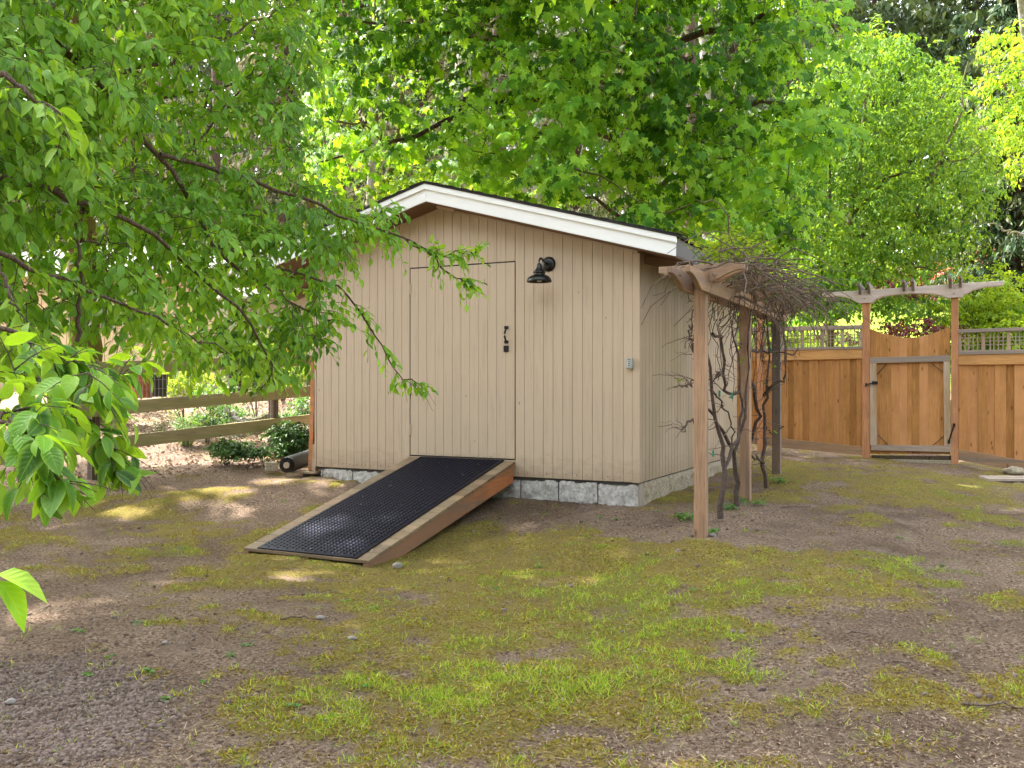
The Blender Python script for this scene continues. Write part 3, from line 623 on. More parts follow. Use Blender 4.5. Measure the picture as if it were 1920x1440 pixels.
# ================================================================== things standing by the left corner of the shed
def W(x, y): return L2W(x, y)
def leanboard(x, y, top, wd, th, lean, mat, label, base=.16, dy=0.0):
    X_, Y_ = W(x, y); r = empty('leaning_board', (X_, Y_, base), RZ, label, 'board')
    m = MB().box(-wd / 2, wd / 2, 0, th, 0, top); m.xf(Matrix.Shear('XY', 4, (lean, dy)) if False else Matrix(((1, 0, lean, 0), (0, 1, dy, 0), (0, 0, 1, 0), (0, 0, 0, 1))))
    m.build('plank', mat, r, bevel=.002)
leanboard(-WL - .095, .02, 1.22, .055, .09, .035, M['ramp_side'], 'reddish brown timber leaning against the left corner of the shed', .20)
leanboard(-WL - .15, .10, .92, .035, .12, .06, M['grey_wood'], 'weathered grey board leaning beside the reddish timber', .20)
leanboard(-WL - .045, .02, .30, .05, .04, .0, M['lattice'], 'short pale wood block standing at the foot of the leaning boards', .185)
X_, Y_ = W(-WL - .12, -.02)
pf = empty('wood_scrap', (X_, Y_, .165), RZ + .1, 'pale scrap of plywood lying under the leaning boards', 'wood scrap')
MB().prism([(-.15, 0), (.15, 0), (.15, .02), (-.15, .022)], -.05, .10).build('board', M['lattice'], pf, bevel=.002)
X_, Y_ = W(-WL - .02, .03)
bk = empty('black_block', (X_, Y_, .03), RZ, 'dark plastic block tucked at the corner of the foundation', 'block')
MB().box(-.16, .05, -.03, .1, 0, .125).build('body', M['black'], bk, bevel=.004)
MB().tube([(-WL - .035, .05, .26), (-WL - .035, .05, 2.16)], .022, 8).build('downspout', M['soffit'], shed)
# roll of landscape fabric
g0 = P(538, 872, 10.15); g1 = P(592, 853, 11.0)
roll = empty('fabric_roll', tuple(g0), 0, 'black roll of ground fabric lying by the left corner of the shed', 'roll')
d_ = g1 - g0; a_ = np.array([0, 0, 0.]); rad = .088
mr = MB(); mr.tube([a_, d_ * .1, d_ * .5, d_], [rad, rad * 1.02, rad, rad * .97], 20, cap=False).build('fabric', mat_plain('roll_fabric', (.035, .035, .036), .55, .4, nz=.4, bumpk=.4), roll, smooth=True)
n_ = norm(d_); e1 = np.array([n_[1], -n_[0], 0]); e1 /= np.linalg.norm(e1); e2 = np.cross(e1, n_)
sp = [(e1 * math.cos(t) + e2 * math.sin(t)) * (rad * (1 - t / 34)) - n_ * .006 for t in np.linspace(0, 19, 60)]
MB().tube(sp, .005, 5).build('wound_edge', M['black'], roll)
MB().tube([-n_ * .02, n_ * .03], [.036, .034], 8).build('core', mat_plain('cardboard', (.42, .34, .27), .9), roll)
MB().tube([d_ * .02, d_ * .96], [rad * .93, rad * .93], 16).build('inner_roll', M['black'], roll)
g0 = P(509, 873, 10.5)
cb = empty('grey_brick', (g0[0], g0[1], g0[2] - .06), .3, 'dark grey brick lying left of the fabric roll', 'brick')
MB().box(-.07, .07, -.05, .05, 0, .10).build('body', M['block_side'], cb, bevel=.006)

# ================================================================== PERGOLA
pg = [(1.44, 7.07), (2.175, 8.64), (2.91, 10.2)]
perg = empty('pergola', (pg[0][0], pg[0][1], 0), RZ, 'weathered cedar vine pergola on three posts along the side of the shed', 'pergola')
dvec = np.array([pg[2][0] - pg[0][0], pg[2][1] - pg[0][1]]); 
def PL(x, y):  # world -> pergola local
    dx, dy = x - pg[0][0], y - pg[0][1]; return dx * ux + dy * uy, dx * vx + dy * vy
BZ = E + .685           # underside of beams
for i, (x, y) in enumerate(pg):
    lx, ly = PL(x, y); h = .0445
    MB().box(lx - h, lx + h, ly - h, ly + h, float(gh(x, y)) - .12, BZ + .12).build('post', M['perg'] if i < 2 else M['perg_shade'], perg, bevel=.003)
slopex = PL(*pg[2])[0] / PL(*pg[2])[1]
Lp = PL(*pg[2])[1]
def arm_profile(a0, a1, h, tip, curve, z0):
    """board from a0 to a1 with concave cut ends; returns (a,z) polygon"""
    pts = []; n_ = 7
    lo = []
    for t in np.linspace(0, 1, n_):      # left end underside: tip -> full depth
        lo.append((a0 + curve * t, z0 + h - tip - (h - tip) * (1 - math.cos(t * math.pi / 2))))
    ro = [(a1 - curve * t, z0 + h - tip - (h - tip) * (1 - math.cos(t * math.pi / 2))) for t in np.linspace(1, 0, n_)]
    return lo + ro + [(a1, z0 + h), (a0, z0 + h)]
def skew(m, k):
    m.v = [(p[0] + k * p[1], p[1], p[2]) for p in m.v]; return m
for sx in (-.0445 - .04, .0445 + .002):
    m = MB().prism(arm_profile(-.66, Lp + .45, .14, .045, .34, BZ), sx, sx + .038, axis='x'); skew(m, slopex); m.build('beam', M['perg_y'], perg, bevel=.003)
ry = []
for f in (0, 1, 2): ry += [f * Lp / 2 - .0445 - .04, f * Lp / 2 + .0445 + .002]
ry += [Lp * .25 - .02, Lp * .75 - .02]
for y in ry:
    m = MB().prism(arm_profile(-.31, .34, .13, .05, .22, BZ + .085), 0, .038); m.v = [(p[0] + slopex * y, p[1] + y, p[2]) for p in m.v]
    m.build('rafter', M['perg_x'], perg, bevel=.003)

# ================================================================== leaf templates and instancing
VN = {}
def leaf_ovate(wd=.5, fold=.18, droop=.25, st=5):
    t = np.linspace(0, 1, st); V = []; e = []
    prof = lambda s: wd * .5 * (math.sin(math.pi * min(1, s ** .88)) ** .8 if 0 < s < 1 else 0)
    mid = [(0, s * (1 - .12 * droop * s), -droop * s * s * .7) for s in t]
    V += mid; e += [0] * st
    L_, R_ = [], []
    for i in range(1, st - 1):
        s = t[i]; ww = prof(s); z = mid[i][2] + fold * ww - 0.0
        R_.append(len(V)); V.append((ww, mid[i][1] - .02, z)); e.append(1)
        L_.append(len(V)); V.append((-ww, mid[i][1] - .02, z)); e.append(1)
    Fc = []
    for S_, sg in ((R_, 1), (L_, -1)):
        tri = [(0, S_[0], 1)]
        for i in range(len(S_) - 1): tri += [(i + 1, S_[i], S_[i + 1]), (i + 1, S_[i + 1], i + 2)]
        tri.append((st - 2, S_[-1], st - 1))
        Fc += tri if sg > 0 else [t_[::-1] for t_ in tri]
    return np.array(V, float), np.array(Fc), np.array(e, float)
def leaf_maple(droop=.5):
    ang = [-178, -150, -118, -96, -66, -48, -26, -14, 0, 14, 26, 48, 66, 96, 118, 150, 178]
    rad = [.10, .34, .55, .34, .86, .48, .62, .52, 1.0, .52, .62, .48, .86, .34, .55, .34, .10]
    V = [(0, .18, .05)]
    for a, r in zip(ang, rad):
        a = math.radians(a); V.append((math.sin(a) * r * .62, .18 + math.cos(a) * r * .72, .05 - droop * (r * .62) ** 2 + (.04 if r < .5 else 0)))
    Fc = [(0, i + 1, i) for i in range(1, len(V) - 1)]
    return np.array(V), np.array(Fc), np.zeros(len(V))
def leaf_lo(wd=.5, droop=.3, fold=.1):
    V = [(0, 0, 0), (wd * .5, .45, fold), (0, .5, -droop * .2), (-wd * .5, .45, fold), (0, 1, -droop)]
    return np.array(V), np.array([(0, 1, 2), (0, 2, 3), (2, 1, 4), (2, 4, 3)]), np.array([0, 1, 0, 1, 0.])
T_plum = [leaf_ovate(.48, .35, .45, 5), leaf_ovate(.44, .5, .75, 5), leaf_ovate(.52, .2, .2, 5)]
T_near = [leaf_ovate(.50, .30, .40, 9), leaf_ovate(.46, .45, .75, 9), leaf_ovate(.52, .22, .15, 9)]
T_maple = [leaf_maple(.45), leaf_maple(.9)]
T_lo = [leaf_lo(.5, .3), leaf_lo(.6, .5, .15)]
T_need = [(np.array([(-.5, 0, 0), (.5, .0, 0), (.12, 1, -.25), (-.12, 1, -.25)]), np.array([(0, 1, 2), (0, 2, 3)]), np.zeros(4))]
def basis(fwd, nrm):
    f = norm(fwd); s = norm(np.cross(f, nrm)); u = np.cross(s, f); return s, f, u
class Leaves:
    def __init__(s): s.p = []; s.f = []; s.n = []; s.s = []; s.k = []
    def add(s, p, f, n_, sz):
        s.p.append(p.reshape(-1, 3)); s.f.append(f.reshape(-1, 3)); s.n.append(n_.reshape(-1, 3)); s.s.append(sz.reshape(-1))
    def cat(s):
        if isinstance(s.p, list): s.p, s.f, s.n, s.s = np.concatenate(s.p), np.concatenate(s.f), np.concatenate(s.n), np.concatenate(s.s)
        return s
    def keep(s, m): s.p, s.f, s.n, s.s = s.p[m], s.f[m], s.n[m], s.s[m]
    def build(s, name, T, mat, parent, tone=None, **kw):
        s.cat(); Nn = len(s.p); ti = rng.integers(0, len(T), Nn); Vs = []; Fs = []; R = []; Es = []; Al = []; b = 0
        rn = rng.random(Nn)
        if tone is not None: rn = np.clip(tone * .6 + rn * .4, 0, .999)
        A, Bf, C = basis(s.f, s.n)
        for k, (tv, tf, te) in enumerate(T):
            m = ti == k; q = m.sum()
            if not q: continue
            V = s.p[m][:, None] + s.s[m][:, None, None] * (tv[None, :, 0:1] * A[m][:, None] + tv[None, :, 1:2] * Bf[m][:, None] + tv[None, :, 2:3] * C[m][:, None])
            Vs.append(V.reshape(-1, 3)); Fs.append((tf[None] + (np.arange(q) * len(tv))[:, None, None] + b).reshape(-1, 3)); b += q * len(tv)
            R.append(np.repeat(rn[m], len(tf))); Es.append(np.tile(te, q)); Al.append(np.tile(tv[:, 1], q))
        return big(name, np.concatenate(Vs), np.concatenate(Fs), mat, parent, smooth=True, fattr={'rnd': np.concatenate(R)}, vattr={'edge': np.concatenate(Es), 'along': np.concatenate(Al)}, world=True, kind='stuff', **kw)
def leaf_objects(L, idx, T, mat, parent, name='leaf'):
    mes = []
    for tv, tf, te in T:
        me = bpy.data.meshes.new(name); me.from_pydata(tv.tolist(), [], tf.tolist()); me.materials.append(mat)
        me.polygons.foreach_set('use_smooth', np.ones(len(tf), bool))
        at = me.attributes.new('edge', 'FLOAT', 'POINT'); at.data.foreach_set('value', te.astype(np.float32)); at = me.attributes.new('along', 'FLOAT', 'POINT'); at.data.foreach_set('value', tv[:, 1].astype(np.float32)); me.update(); mes.append(me)
    A, Bf, C = basis(L.f, L.n); o0 = off(parent)
    for q, i in enumerate(idx):
        o = bpy.data.objects.new(name, mes[q % len(mes)]); s_ = L.s[i]
        Mx = Matrix.Identity(4)
        for r in range(3): Mx[r][0] = A[i][r] * s_; Mx[r][1] = Bf[i][r] * s_; Mx[r][2] = C[i][r] * s_; Mx[r][3] = L.p[i][r] - o0[r]
        COL.objects.link(o); o.parent = parent; o.matrix_local = Mx
def screen(p):
    d = np.maximum(p[:, 1], .3); return 960 + p[:, 0] / d * F, 720 - (p[:, 2] - E) / d * F, d

def sprays(Lv, seeds, dirs, L, nleaf, size, droop=.3, jit=.4, twigs=None, down=.45, rad=.003, hang=0.0, outw=.6, face=None):
    """twigs with alternate leaves; vectorised"""
    Nn = len(seeds); dirs = norm(dirs); L = np.broadcast_to(np.asarray(L, float), (Nn,))
    side = norm(np.cross(dirs, np.array([0, 0, 1.]) + rng.normal(0, .25, (Nn, 3))))
    t = (np.arange(nleaf) + .7) / nleaf
    dn = np.array([0, 0, -1.])
    Pp = seeds[:, None] + dirs[:, None] * (L[:, None] * t)[..., None] + dn * (droop * L[:, None] * t ** 2)[..., None]
    sg = np.where(np.arange(nleaf) % 2 == 0, 1., -1.)
    f = dirs[:, None] * outw + side[:, None] * sg[None, :, None] * .8 + dn * down + rng.normal(0, jit, (Nn, nleaf, 3))
    f[:, -1] = dirs * 1.0 + dn * (down + .2) + rng.normal(0, jit * .5, (Nn, 3))
    nr = np.array([0, 0, 1.]) + rng.normal(0, .45, (Nn, nleaf, 3)) + dirs[:, None] * hang
    if face is not None: nr = nr * .8 + face[:, None] * 1.0
    sz = size * (rng.uniform(.5, 1.2, (Nn, nleaf))); sz[:, -1] *= .8
    Lv.add(Pp, f, nr, sz)
    if twigs is not None:
        tt = np.array([0, .35, .7, 1.0])
        C = seeds[:, None] + dirs[:, None] * (L[:, None] * tt)[..., None] + dn * (droop * L[:, None] * tt ** 2)[..., None]
        R = rad * (1.1 - .75 * tt)[None] * np.ones((Nn, 1)); twigs.append((C, R))
def branchlets(centers, limbpts, twigs, r0=.012, r1=.004, sag=.12):
    """a curved branchlet from the nearest limb point to each centre; returns end directions"""
    d0 = ((centers[:, None] - limbpts[None]) ** 2).sum(-1).min(1); od = np.argsort(d0); nl0 = len(limbpts)
    nodes = np.empty((nl0 + 2 * len(centers), 3)); nodes[:nl0] = limbpts; m_ = nl0; a = np.empty_like(centers)
    for i_ in od:
        dd_ = ((nodes[:m_] - centers[i_]) ** 2).sum(1); a[i_] = nodes[dd_.argmin()]
        nodes[m_] = centers[i_]; nodes[m_ + 1] = (centers[i_] + a[i_]) / 2; m_ += 2
    Lg = np.linalg.norm(centers - a, axis=1)
    t = np.linspace(0, 1, 6); C = a[:, None] * (1 - t)[None, :, None] + centers[:, None] * t[None, :, None]
    C[:, :, 2] += (np.sin(math.pi * t)[None] * sag * Lg[:, None]); C[:, 1:-1] += rng.normal(0, .035, (len(a), 4, 3)) * np.minimum(1, Lg)[:, None, None]
    R = (r0 + (r1 - r0) * t)[None] * np.clip(Lg / 1.0, .4, 1.8)[:, None]
    twigs.append((C, R)); return norm(C[:, -1] - C[:, -2]), Lg
def build_twigs(twigs, name, mat, parent, sides=4):
    Vs, Qs, b = [], [], 0
    for C, R in twigs:
        V, Qd = tubes(C, R, sides); Vs.append(V); Qs.append(Qd + b); b += len(V)
    return big(name, np.concatenate(Vs), np.concatenate(Qs), mat, parent, smooth=True, world=True, kind='stuff')
def rdir(Nn, zs=.45, zb=0.0):
    a = rng.uniform(0, 2 * math.pi, Nn); return norm(np.stack([np.cos(a), np.sin(a), rng.normal(zb, zs, Nn)], -1))
def inpoly(px, py, poly):
    c = np.zeros(px.shape, bool); n_ = len(poly); j = n_ - 1
    for i in range(n_):
        xi, yi = poly[i]; xj, yj = poly[j]
        c ^= ((yi > py) != (yj > py)) & (px < (xj - xi) * (py - yi) / (yj - yi + 1e-9) + xi); j = i
    return c
def fillpoly(poly, count, dfun, hole=None):
    poly = np.array(poly, float); out = []
    x0, y0 = poly.min(0); x1, y1 = poly.max(0)
    while sum(map(len, out)) < count:
        px = rng.uniform(x0, x1, count); py = rng.uniform(y0, y1, count); m = inpoly(px, py, poly)
        if hole is not None: m &= rng.random(count) > np.clip(blobs(px, py, hole), 0, 1)
        px, py = px[m], py[m]; d = dfun(px, py)
        out.append(np.stack([(px - 960) / F * d, d, E + (720 - py) / F * d], -1))
    return np.concatenate(out)[:count]
def limb(parent, pts, r0, r1, mat, name='branch', n_=16, sides=8, jit=.02, store=None, world=True, power=1.0):
    p = wob(spline(pts, n_), jit, int(abs(pts[0][0]) * 97 + abs(pts[-1][1]) * 31 + abs(pts[-1][2]) * 57)); t = np.linspace(0, 1, n_) ** power
    V, Qd = tubes(p[None], (r0 + (r1 - r0) * t)[None], sides)
    big(name, V, Qd, mat, parent, smooth=True, world=True)
    if store is not None: store.append(spline(p, n_ * 3))
    return p
# rays along which leaves are left out so sun patches reach the yard
GAPS = [(430, 918, .34), (300, 930, .12), (250, 962, .25), (665, 1010, .09), (640, 1035, .10), (545, 1085, .18), (880, 1305, .20), (870, 1290, .16), (520, 900, .25), (450, 960, .2), (620, 905, .18), (160, 935, .2), (690, 1050, .10)]
gx_, gy_ = ground_at([g[0] for g in GAPS], [g[1] for g in GAPS]); gz_ = gh(gx_, gy_)
GR = [(np.array([a, b, c]), g[2]) for a, b, c, g in zip(gx_, gy_, gz_, GAPS)]
for px, py, d, r in ((330, 790, 12.5, .5), (420, 750, 14, .7), (500, 770, 13, .5), (560, 740, 14, .6), (300, 770, 12, .4), (480, 690, 16, .9), (560, 650, 17, .9), (250, 800, 11.5, .3)):
    GR.append((P(px, py, d), r))
def sungap(p):
    k = np.zeros(len(p), bool)
    for o, r in GR:
        d = p - o; t = d @ S; q = np.linalg.norm(d - t[:, None] * S, axis=1); k |= (q < r) & (t > 0.5)
    return ~k

# ================================================================== PLUM TREE (front left)
TB = np.array([-3.9, 3.7, float(gh(-3.9, 3.7))])
plum = empty('plum_tree', tuple(TB), 0, 'broadleaf tree with drooping leafy branches reaching in from the left in front of the shed', 'tree')
lp = []
fork = TB + np.array([.25, .15, 1.5]); fork2 = TB + np.array([.45, .35, 2.6])
limb(plum, [TB - [0, 0, .2], TB + [.05, .03, .7], fork, fork2], .13, .08, M['bark_plum'], 'trunk', 16, 12, .01)
PB = [
 ([fork2, P(-150, -80, 4.0), P(60, 40, 4.4), P(170, 145, 4.7), P(300, 290, 5.0), P(400, 460, 5.3), P(470, 520, 5.5), P(560, 575, 5.8), P(620, 600, 6.0)], .024, .004),
 ([P(400, 460, 5.3), P(520, 500, 5.6), P(640, 545, 5.9), P(700, 620, 6.1), P(745, 700, 6.2), P(785, 716, 6.25)], .010, .0025),
 ([P(300, 290, 5.0), P(450, 330, 5.4), P(600, 390, 5.8), P(700, 425, 6.0), P(790, 465, 6.2), P(850, 520, 6.3), P(872, 525, 6.35)], .014, .0025),
 ([P(760, 450, 6.15), P(820, 480, 6.2), P(860, 470, 6.25), P(893, 478, 6.3)], .005, .002),
 ([fork2, P(-200, 100, 4.2), P(60, 160, 4.8), P(250, 190, 5.3), P(420, 160, 5.7), P(520, 130, 6.0), P(590, 105, 6.2)], .018, .003),
 ([P(170, 145, 4.7), P(300, 120, 5.0), P(400, 80, 5.3), P(480, 40, 5.6), P(560, 0, 5.9)], .014, .003),
 ([P(400, 160, 5.6), P(360, 280, 5.5), P(470, 130, 5.8), P(500, 90, 6)], .008, .003),
 ([fork, P(-200, 300, 3.6), P(0, 330, 3.9), P(120, 370, 4.2), P(260, 420, 4.5), P(380, 520, 4.8), P(470, 600, 5.0), P(505, 690, 5.2), P(490, 725, 5.25)], .020, .003),
 ([fork, P(-200, 450, 3.2), P(-20, 470, 3.4), P(100, 520, 3.7), P(230, 570, 4.0), P(340, 620, 4.3), P(430, 660, 4.5)], .014, .003),
 ([P(470, 520, 5.5), P(540, 560, 5.5), P(560, 610, 5.5), P(600, 640, 5.5)], .006, .002),
 ([P(145, 640, 4.2), P(150, 540, 4.2), P(145, 440, 4.3), P(150, 360, 4.4)], .010, .006),
 ([P(150, 400, 4.3), P(200, 380, 4.4), P(260, 395, 4.5)], .006, .003), ([P(150, 455, 4.3), P(200, 452, 4.4), P(250, 458, 4.5)], .005, .002),
 ([fork, P(-300, 560, 2.5), P(-80, 600, 2.4), P(60, 650, 2.4), P(160, 690, 2.5), P(240, 720, 2.6)], .010, .003),
 ([P(-80, 600, 2.4), P(-60, 720, 2.1), P(20, 790, 2.0), P(60, 850, 1.95), P(90, 910, 1.95)], .009, .002),
 ([P(60, 650, 2.4), P(120, 750, 2.5), P(170, 800, 2.55), P(225, 850, 2.6)], .006, .002),
 ([P(-300, 560, 2.5), P(-200, 900, 1.7), P(-120, 1060, 1.5), P(-10, 1085, 1.45)], .008, .002),
 ([fork2, P(-300, 60, 3.0), P(-100, 120, 2.8), P(20, 150, 2.75), P(80, 195, 2.75), P(110, 250, 2.75)], .02, .002),
 ([P(-20, 470, 3.4), P(20, 560, 3.3), P(60, 620, 3.3)], .008, .002)]
for pts, r0, r1 in PB: limb(plum, pts, r0, r1, M['bark_plum'], 'branch', 22, 7, .010, lp)
LP = np.concatenate(lp)
tw = []; Lv = Leaves()
dplum = lambda px, py: np.clip(4.1 + px / 300 + rng.normal(0, .28, px.shape), 3.5, 6.5)
polyA = [(-150, -100), (540, -100), (590, 100), (540, 200), (575, 330), (700, 372), (745, 420), (650, 455), (610, 500), (640, 560), (600, 640), (545, 640), (520, 700), (440, 690), (330, 640), (250, 610), (-100, 640)]
holes = [(120, 430, 130, 60, .75), (60, 590, 80, 60, .8), (170, 600, 60, 60, .8), (250, 420, 60, 30, .5), (330, 200, 50, 60, .7), (480, 300, 40, 40, .7), (340, 160, 60, 80, .4), (270, 660, 70, 30, .8), (420, 380, 40, 40, .4), (500, 180, 50, 60, .4), (215, 650, 70, 40, .9), (100, 510, 80, 40, .4), (600, 380, 30, 30, .3)]
cen = fillpoly(polyA, 560, dplum, holes)
ed, lg = branchlets(cen, LP, tw, .006, .0028)
for k in range(4):
    dr = norm(ed * .7 + rdir(len(cen), .35, -.15) * .9); sprays(Lv, cen + rng.normal(0, .03, cen.shape), dr, rng.uniform(.16, .32, len(cen)), 8, .077, .35, .35, tw, .6, .0022, face=np.repeat(np.array([[.35, -.55, .1]]), len(cen), 0))
# foliage along the long tips
for bi, nn in ((1, 26), (2, 34), (3, 16), (4, 22), (5, 18), (0, 22), (7, 22), (8, 18), (9, 8)):
    p = lp[bi]; lo = int(len(p) * (.25 if bi in (1, 3) else .4)); i = rng.integers(lo, len(p) - 1, nn); i[-3:] = len(p) - 2
    tg = norm(p[np.minimum(i + 1, len(p) - 1)] - p[i]); dr = norm(tg * .9 + rdir(nn, .5, .1) * .75)
    sprays(Lv, p[i], dr, rng.uniform(.08, .2, nn), 6, .068, .4, .35, tw, .55, .002)
# near, large leaves
for bi, nn, sz in ((13, 30, .078), (14, 18, .088), (15, 18, .080), (17, 13, .065), (18, 6, .07)):
    p = lp[bi]; lo = int(len(p) * (.55 if bi in (13, 17) else .35)); i = rng.integers(lo, len(p) - 1, nn); i[-2:] = len(p) - 2
    tg = norm(p[np.minimum(i + 1, len(p) - 1)] - p[i]); dr = norm(tg * .9 + rdir(nn, .4, 0) * .6)
    sprays(Lv, p[i], dr, rng.uniform(.08, .16, nn), 5, sz, .3, .3, tw, .7, .002, hang=.3)
cen2 = fillpoly([(-80, 640), (80, 640), (200, 700), (235, 770), (120, 760), (60, 830), (-80, 830)], 16, lambda a, b: rng.uniform(2.1, 2.6, a.shape))
ed, lg = branchlets(cen2, LP, tw, .004, .002)
for k in range(2): sprays(Lv, cen2, norm(ed + rdir(len(cen2), .3) * .7), (.14), 5, .078, .3, .3, tw, .7, .002, hang=.3)
tip = lp[16][-1:]
Lv.add(tip + np.array([[0, 0, 0], [0, .0, -.01], [-.02, .0, -.02]]), np.array([[1, .1, -.15], [.9, -.1, -.75], [.1, -.1, -1.]]), np.array([[0, -.4, 1], [.3, -.4, 1], [.6, -1, .3]]), np.array([.085, .09, .08]))
Lv.cat()
sx_, sy_, sd_ = screen(Lv.p); vis = (sx_ > -30) & (sx_ < 1950) & (sy_ > -30) & (sy_ < 1470)
# keep the yard clear below the drooping foliage
bad = (sy_ > 735) & (sx_ > 255) | (sy_ > 985) & (sy_ < 1070) | (sx_ > 130) & (sy_ > 905) | (sx_ > 660) & (sy_ < 372) | (sx_ > 245) & (sx_ < 335) & (sy_ > 700) & (sy_ < 765)
Lv.keep(~bad | ~vis); sx_, sy_, sd_ = screen(Lv.p); vis = (sx_ > 0) & (sx_ < 1920) & (sy_ > 0) & (sy_ < 1440)
app = np.where(vis, Lv.s / sd_, 0); order = np.argsort(-app)[:300]
leaf_objects(Lv, order, T_near, M['leaf_plum'], plum)
msk = np.ones(len(Lv.p), bool); msk[order] = False; Lv.keep(msk)
tn = vnoise(Lv.p[:, 0] * 2.2 + Lv.p[:, 1], Lv.p[:, 2] * 2.2, 5)
Lv.build('foliage', T_plum, M['leaf_plum'], plum, tone=tn)
build_twigs(tw, 'twigs', M['bark_plum'], plum)
# upper crown of the plum outside the frame, above the left of the yard
Lv = Leaves(); c_ = TB + np.array([.9, .8, 4.0]) + rng.normal(0, 1, (260, 3)) * np.array([1.2, 1.2, .8])
for k in range(2): sprays(Lv, c_, rdir(len(c_), .4), .3, 6, .13)
Lv.cat(); sx_, sy_, sd_ = screen(Lv.p); Lv.keep((sy_ < 20) | (sx_ < -40))
Lv.build('foliage', T_lo, M['leaf_plum'], plum)

# ================================================================== MAPLE behind the shed
def tree(name, base, label, trunkpts, r0, r1, bark, limbs, group=None, cat='tree'):
    t = empty(name, tuple(base), 0, label, cat, group); store = []
    limb(t, trunkpts, r0, r1, bark, 'trunk', 18, 12, .03, store)
    for pts, a, b in limbs: limb(t, pts, a, b, bark, 'branch', 16, 7, .05, store)
    return t, np.concatenate(store)
mb = P(1205, 660, 16.5); mb[2] = .3
maple, LPm = tree('maple_tree', mb, 'large maple with bright green lobed leaves spreading behind and above the shed', [mb - [0, 0, .3], P(1203, 500, 16.5), P(1200, 350, 16.4), P(1190, 250, 16.2), P(1180, 50, 15.8), P(1170, -250, 15.5)], .24, .14, M['bark_red'], [
  ([P(1200, 300, 16.4), P(1100, 230, 15.6), P(960, 180, 15), P(850, 215, 14.6), P(740, 270, 14.3), P(600, 300, 14)], .09, .015),
  ([P(1195, 250, 16.2), P(1300, 200, 15.5), P(1420, 190, 15), P(1560, 200, 15)], .08, .015),
  ([P(1190, 180, 16.1), P(1080, 110, 15), P(960, 80, 14.5), P(800, 60, 14), P(640, 40, 14)], .09, .015),
  ([P(1180, 50, 15.8), P(1290, 110, 14.5), P(1130, 115, 14), P(1060, 120, 13.5)], .05, .012),
  ([P(1185, 120, 16), P(1320, 60, 15), P(1450, 40, 14.5), P(1580, 60, 15)], .08, .015),
  ([P(1200, 380, 16.5), P(1280, 330, 15.5), P(1400, 330, 15), P(1490, 360, 15)], .05, .012),
  ([P(1203, 430, 16.5), P(1120, 380, 15.8), P(1020, 345, 15.2), P(900, 330, 15)], .04, .010),
  ([P(1180, 50, 15.8), P(1100, -100, 14), P(1000, -250, 12.5), P(900, -500, 11)], .09, .02),
  ([P(1175, -50, 15.7), P(1300, -200, 14), P(1450, -400, 12.5)], .09, .02),
  ([P(1170, -250, 15.5), P(1200, -500, 15), P(1150, -900, 14)], .12, .03)])
tw = []; Lv = Leaves()
mp_poly = [(560, -120), (1480, -120), (1610, 90), (1560, 260), (1490, 330), (1500, 430), (1440, 500), (1330, 470), (1240, 425), (1120, 375), (1000, 345), (900, 345), (850, 330), (740, 300), (700, 260), (640, 350), (570, 320)]
mh = [(790, 190, 80, 60, .9), (700, 130, 40, 60, .6), (820, 320, 90, 25, .7), (880, 110, 60, 60, .6), (1200, 330, 60, 70, .75), (930, 260, 40, 30, .3), (1130, 345, 40, 25, .7), (1290, 430, 50, 50, .4), (1480, 160, 50, 50, .8), (760, 350, 60, 60, .8), (640, 130, 30, 90, .6)]
dm = lambda px, py: np.clip(14.6 + rng.normal(0, 1.1, px.shape) - 1.2 * np.exp(-((px - 1080) / 160) ** 2), 11.5, 17)
cen = fillpoly(mp_poly, 640, dm, mh)
ed, lg = branchlets(cen, LPm, tw, .018, .006, .08)
for k in range(5): sprays(Lv, cen + rng.normal(0, .1, cen.shape), norm(ed * .4 + rdir(len(cen), .2, -.1)), rng.uniform(.3, .6, len(cen)), 5, .205, .25, .3, tw if k < 3 else None, 1.1, .004, hang=.5, outw=.8, face=norm((cen - P(1150, 200, 16.5)) * np.array([.6, 1.6, .4]) + np.array([0, -.8, .2])) * 1.0)
Lv.cat(); Lv.keep(sungap(Lv.p)); sx_, sy_, sd_ = screen(Lv.p)
vis = (sx_ > 0) & (sx_ < 1920) & (sy_ > 0) & (sy_ < 700)
kp = ~((sx_ < 570) & vis); Lv.keep(kp); sx_, sy_, sd_ = screen(Lv.p); vis = (sx_ > 580) & (sx_ < 1700) & (sy_ > 0) & (sy_ < 440)
order = np.argsort(-np.where(vis, Lv.s / sd_, 0))[:300]
leaf_objects(Lv, order, T_maple, M['leaf_maple'], maple)
msk = np.ones(len(Lv.p), bool); msk[order] = False; Lv.keep(msk)
Lv.build('foliage', T_maple, M['leaf_maple'], maple, tone=vnoise(Lv.p[:, 0] * .9 + 3, Lv.p[:, 2] * .9, 7))
build_twigs(tw, 'twigs', M['bark_maple'], maple)
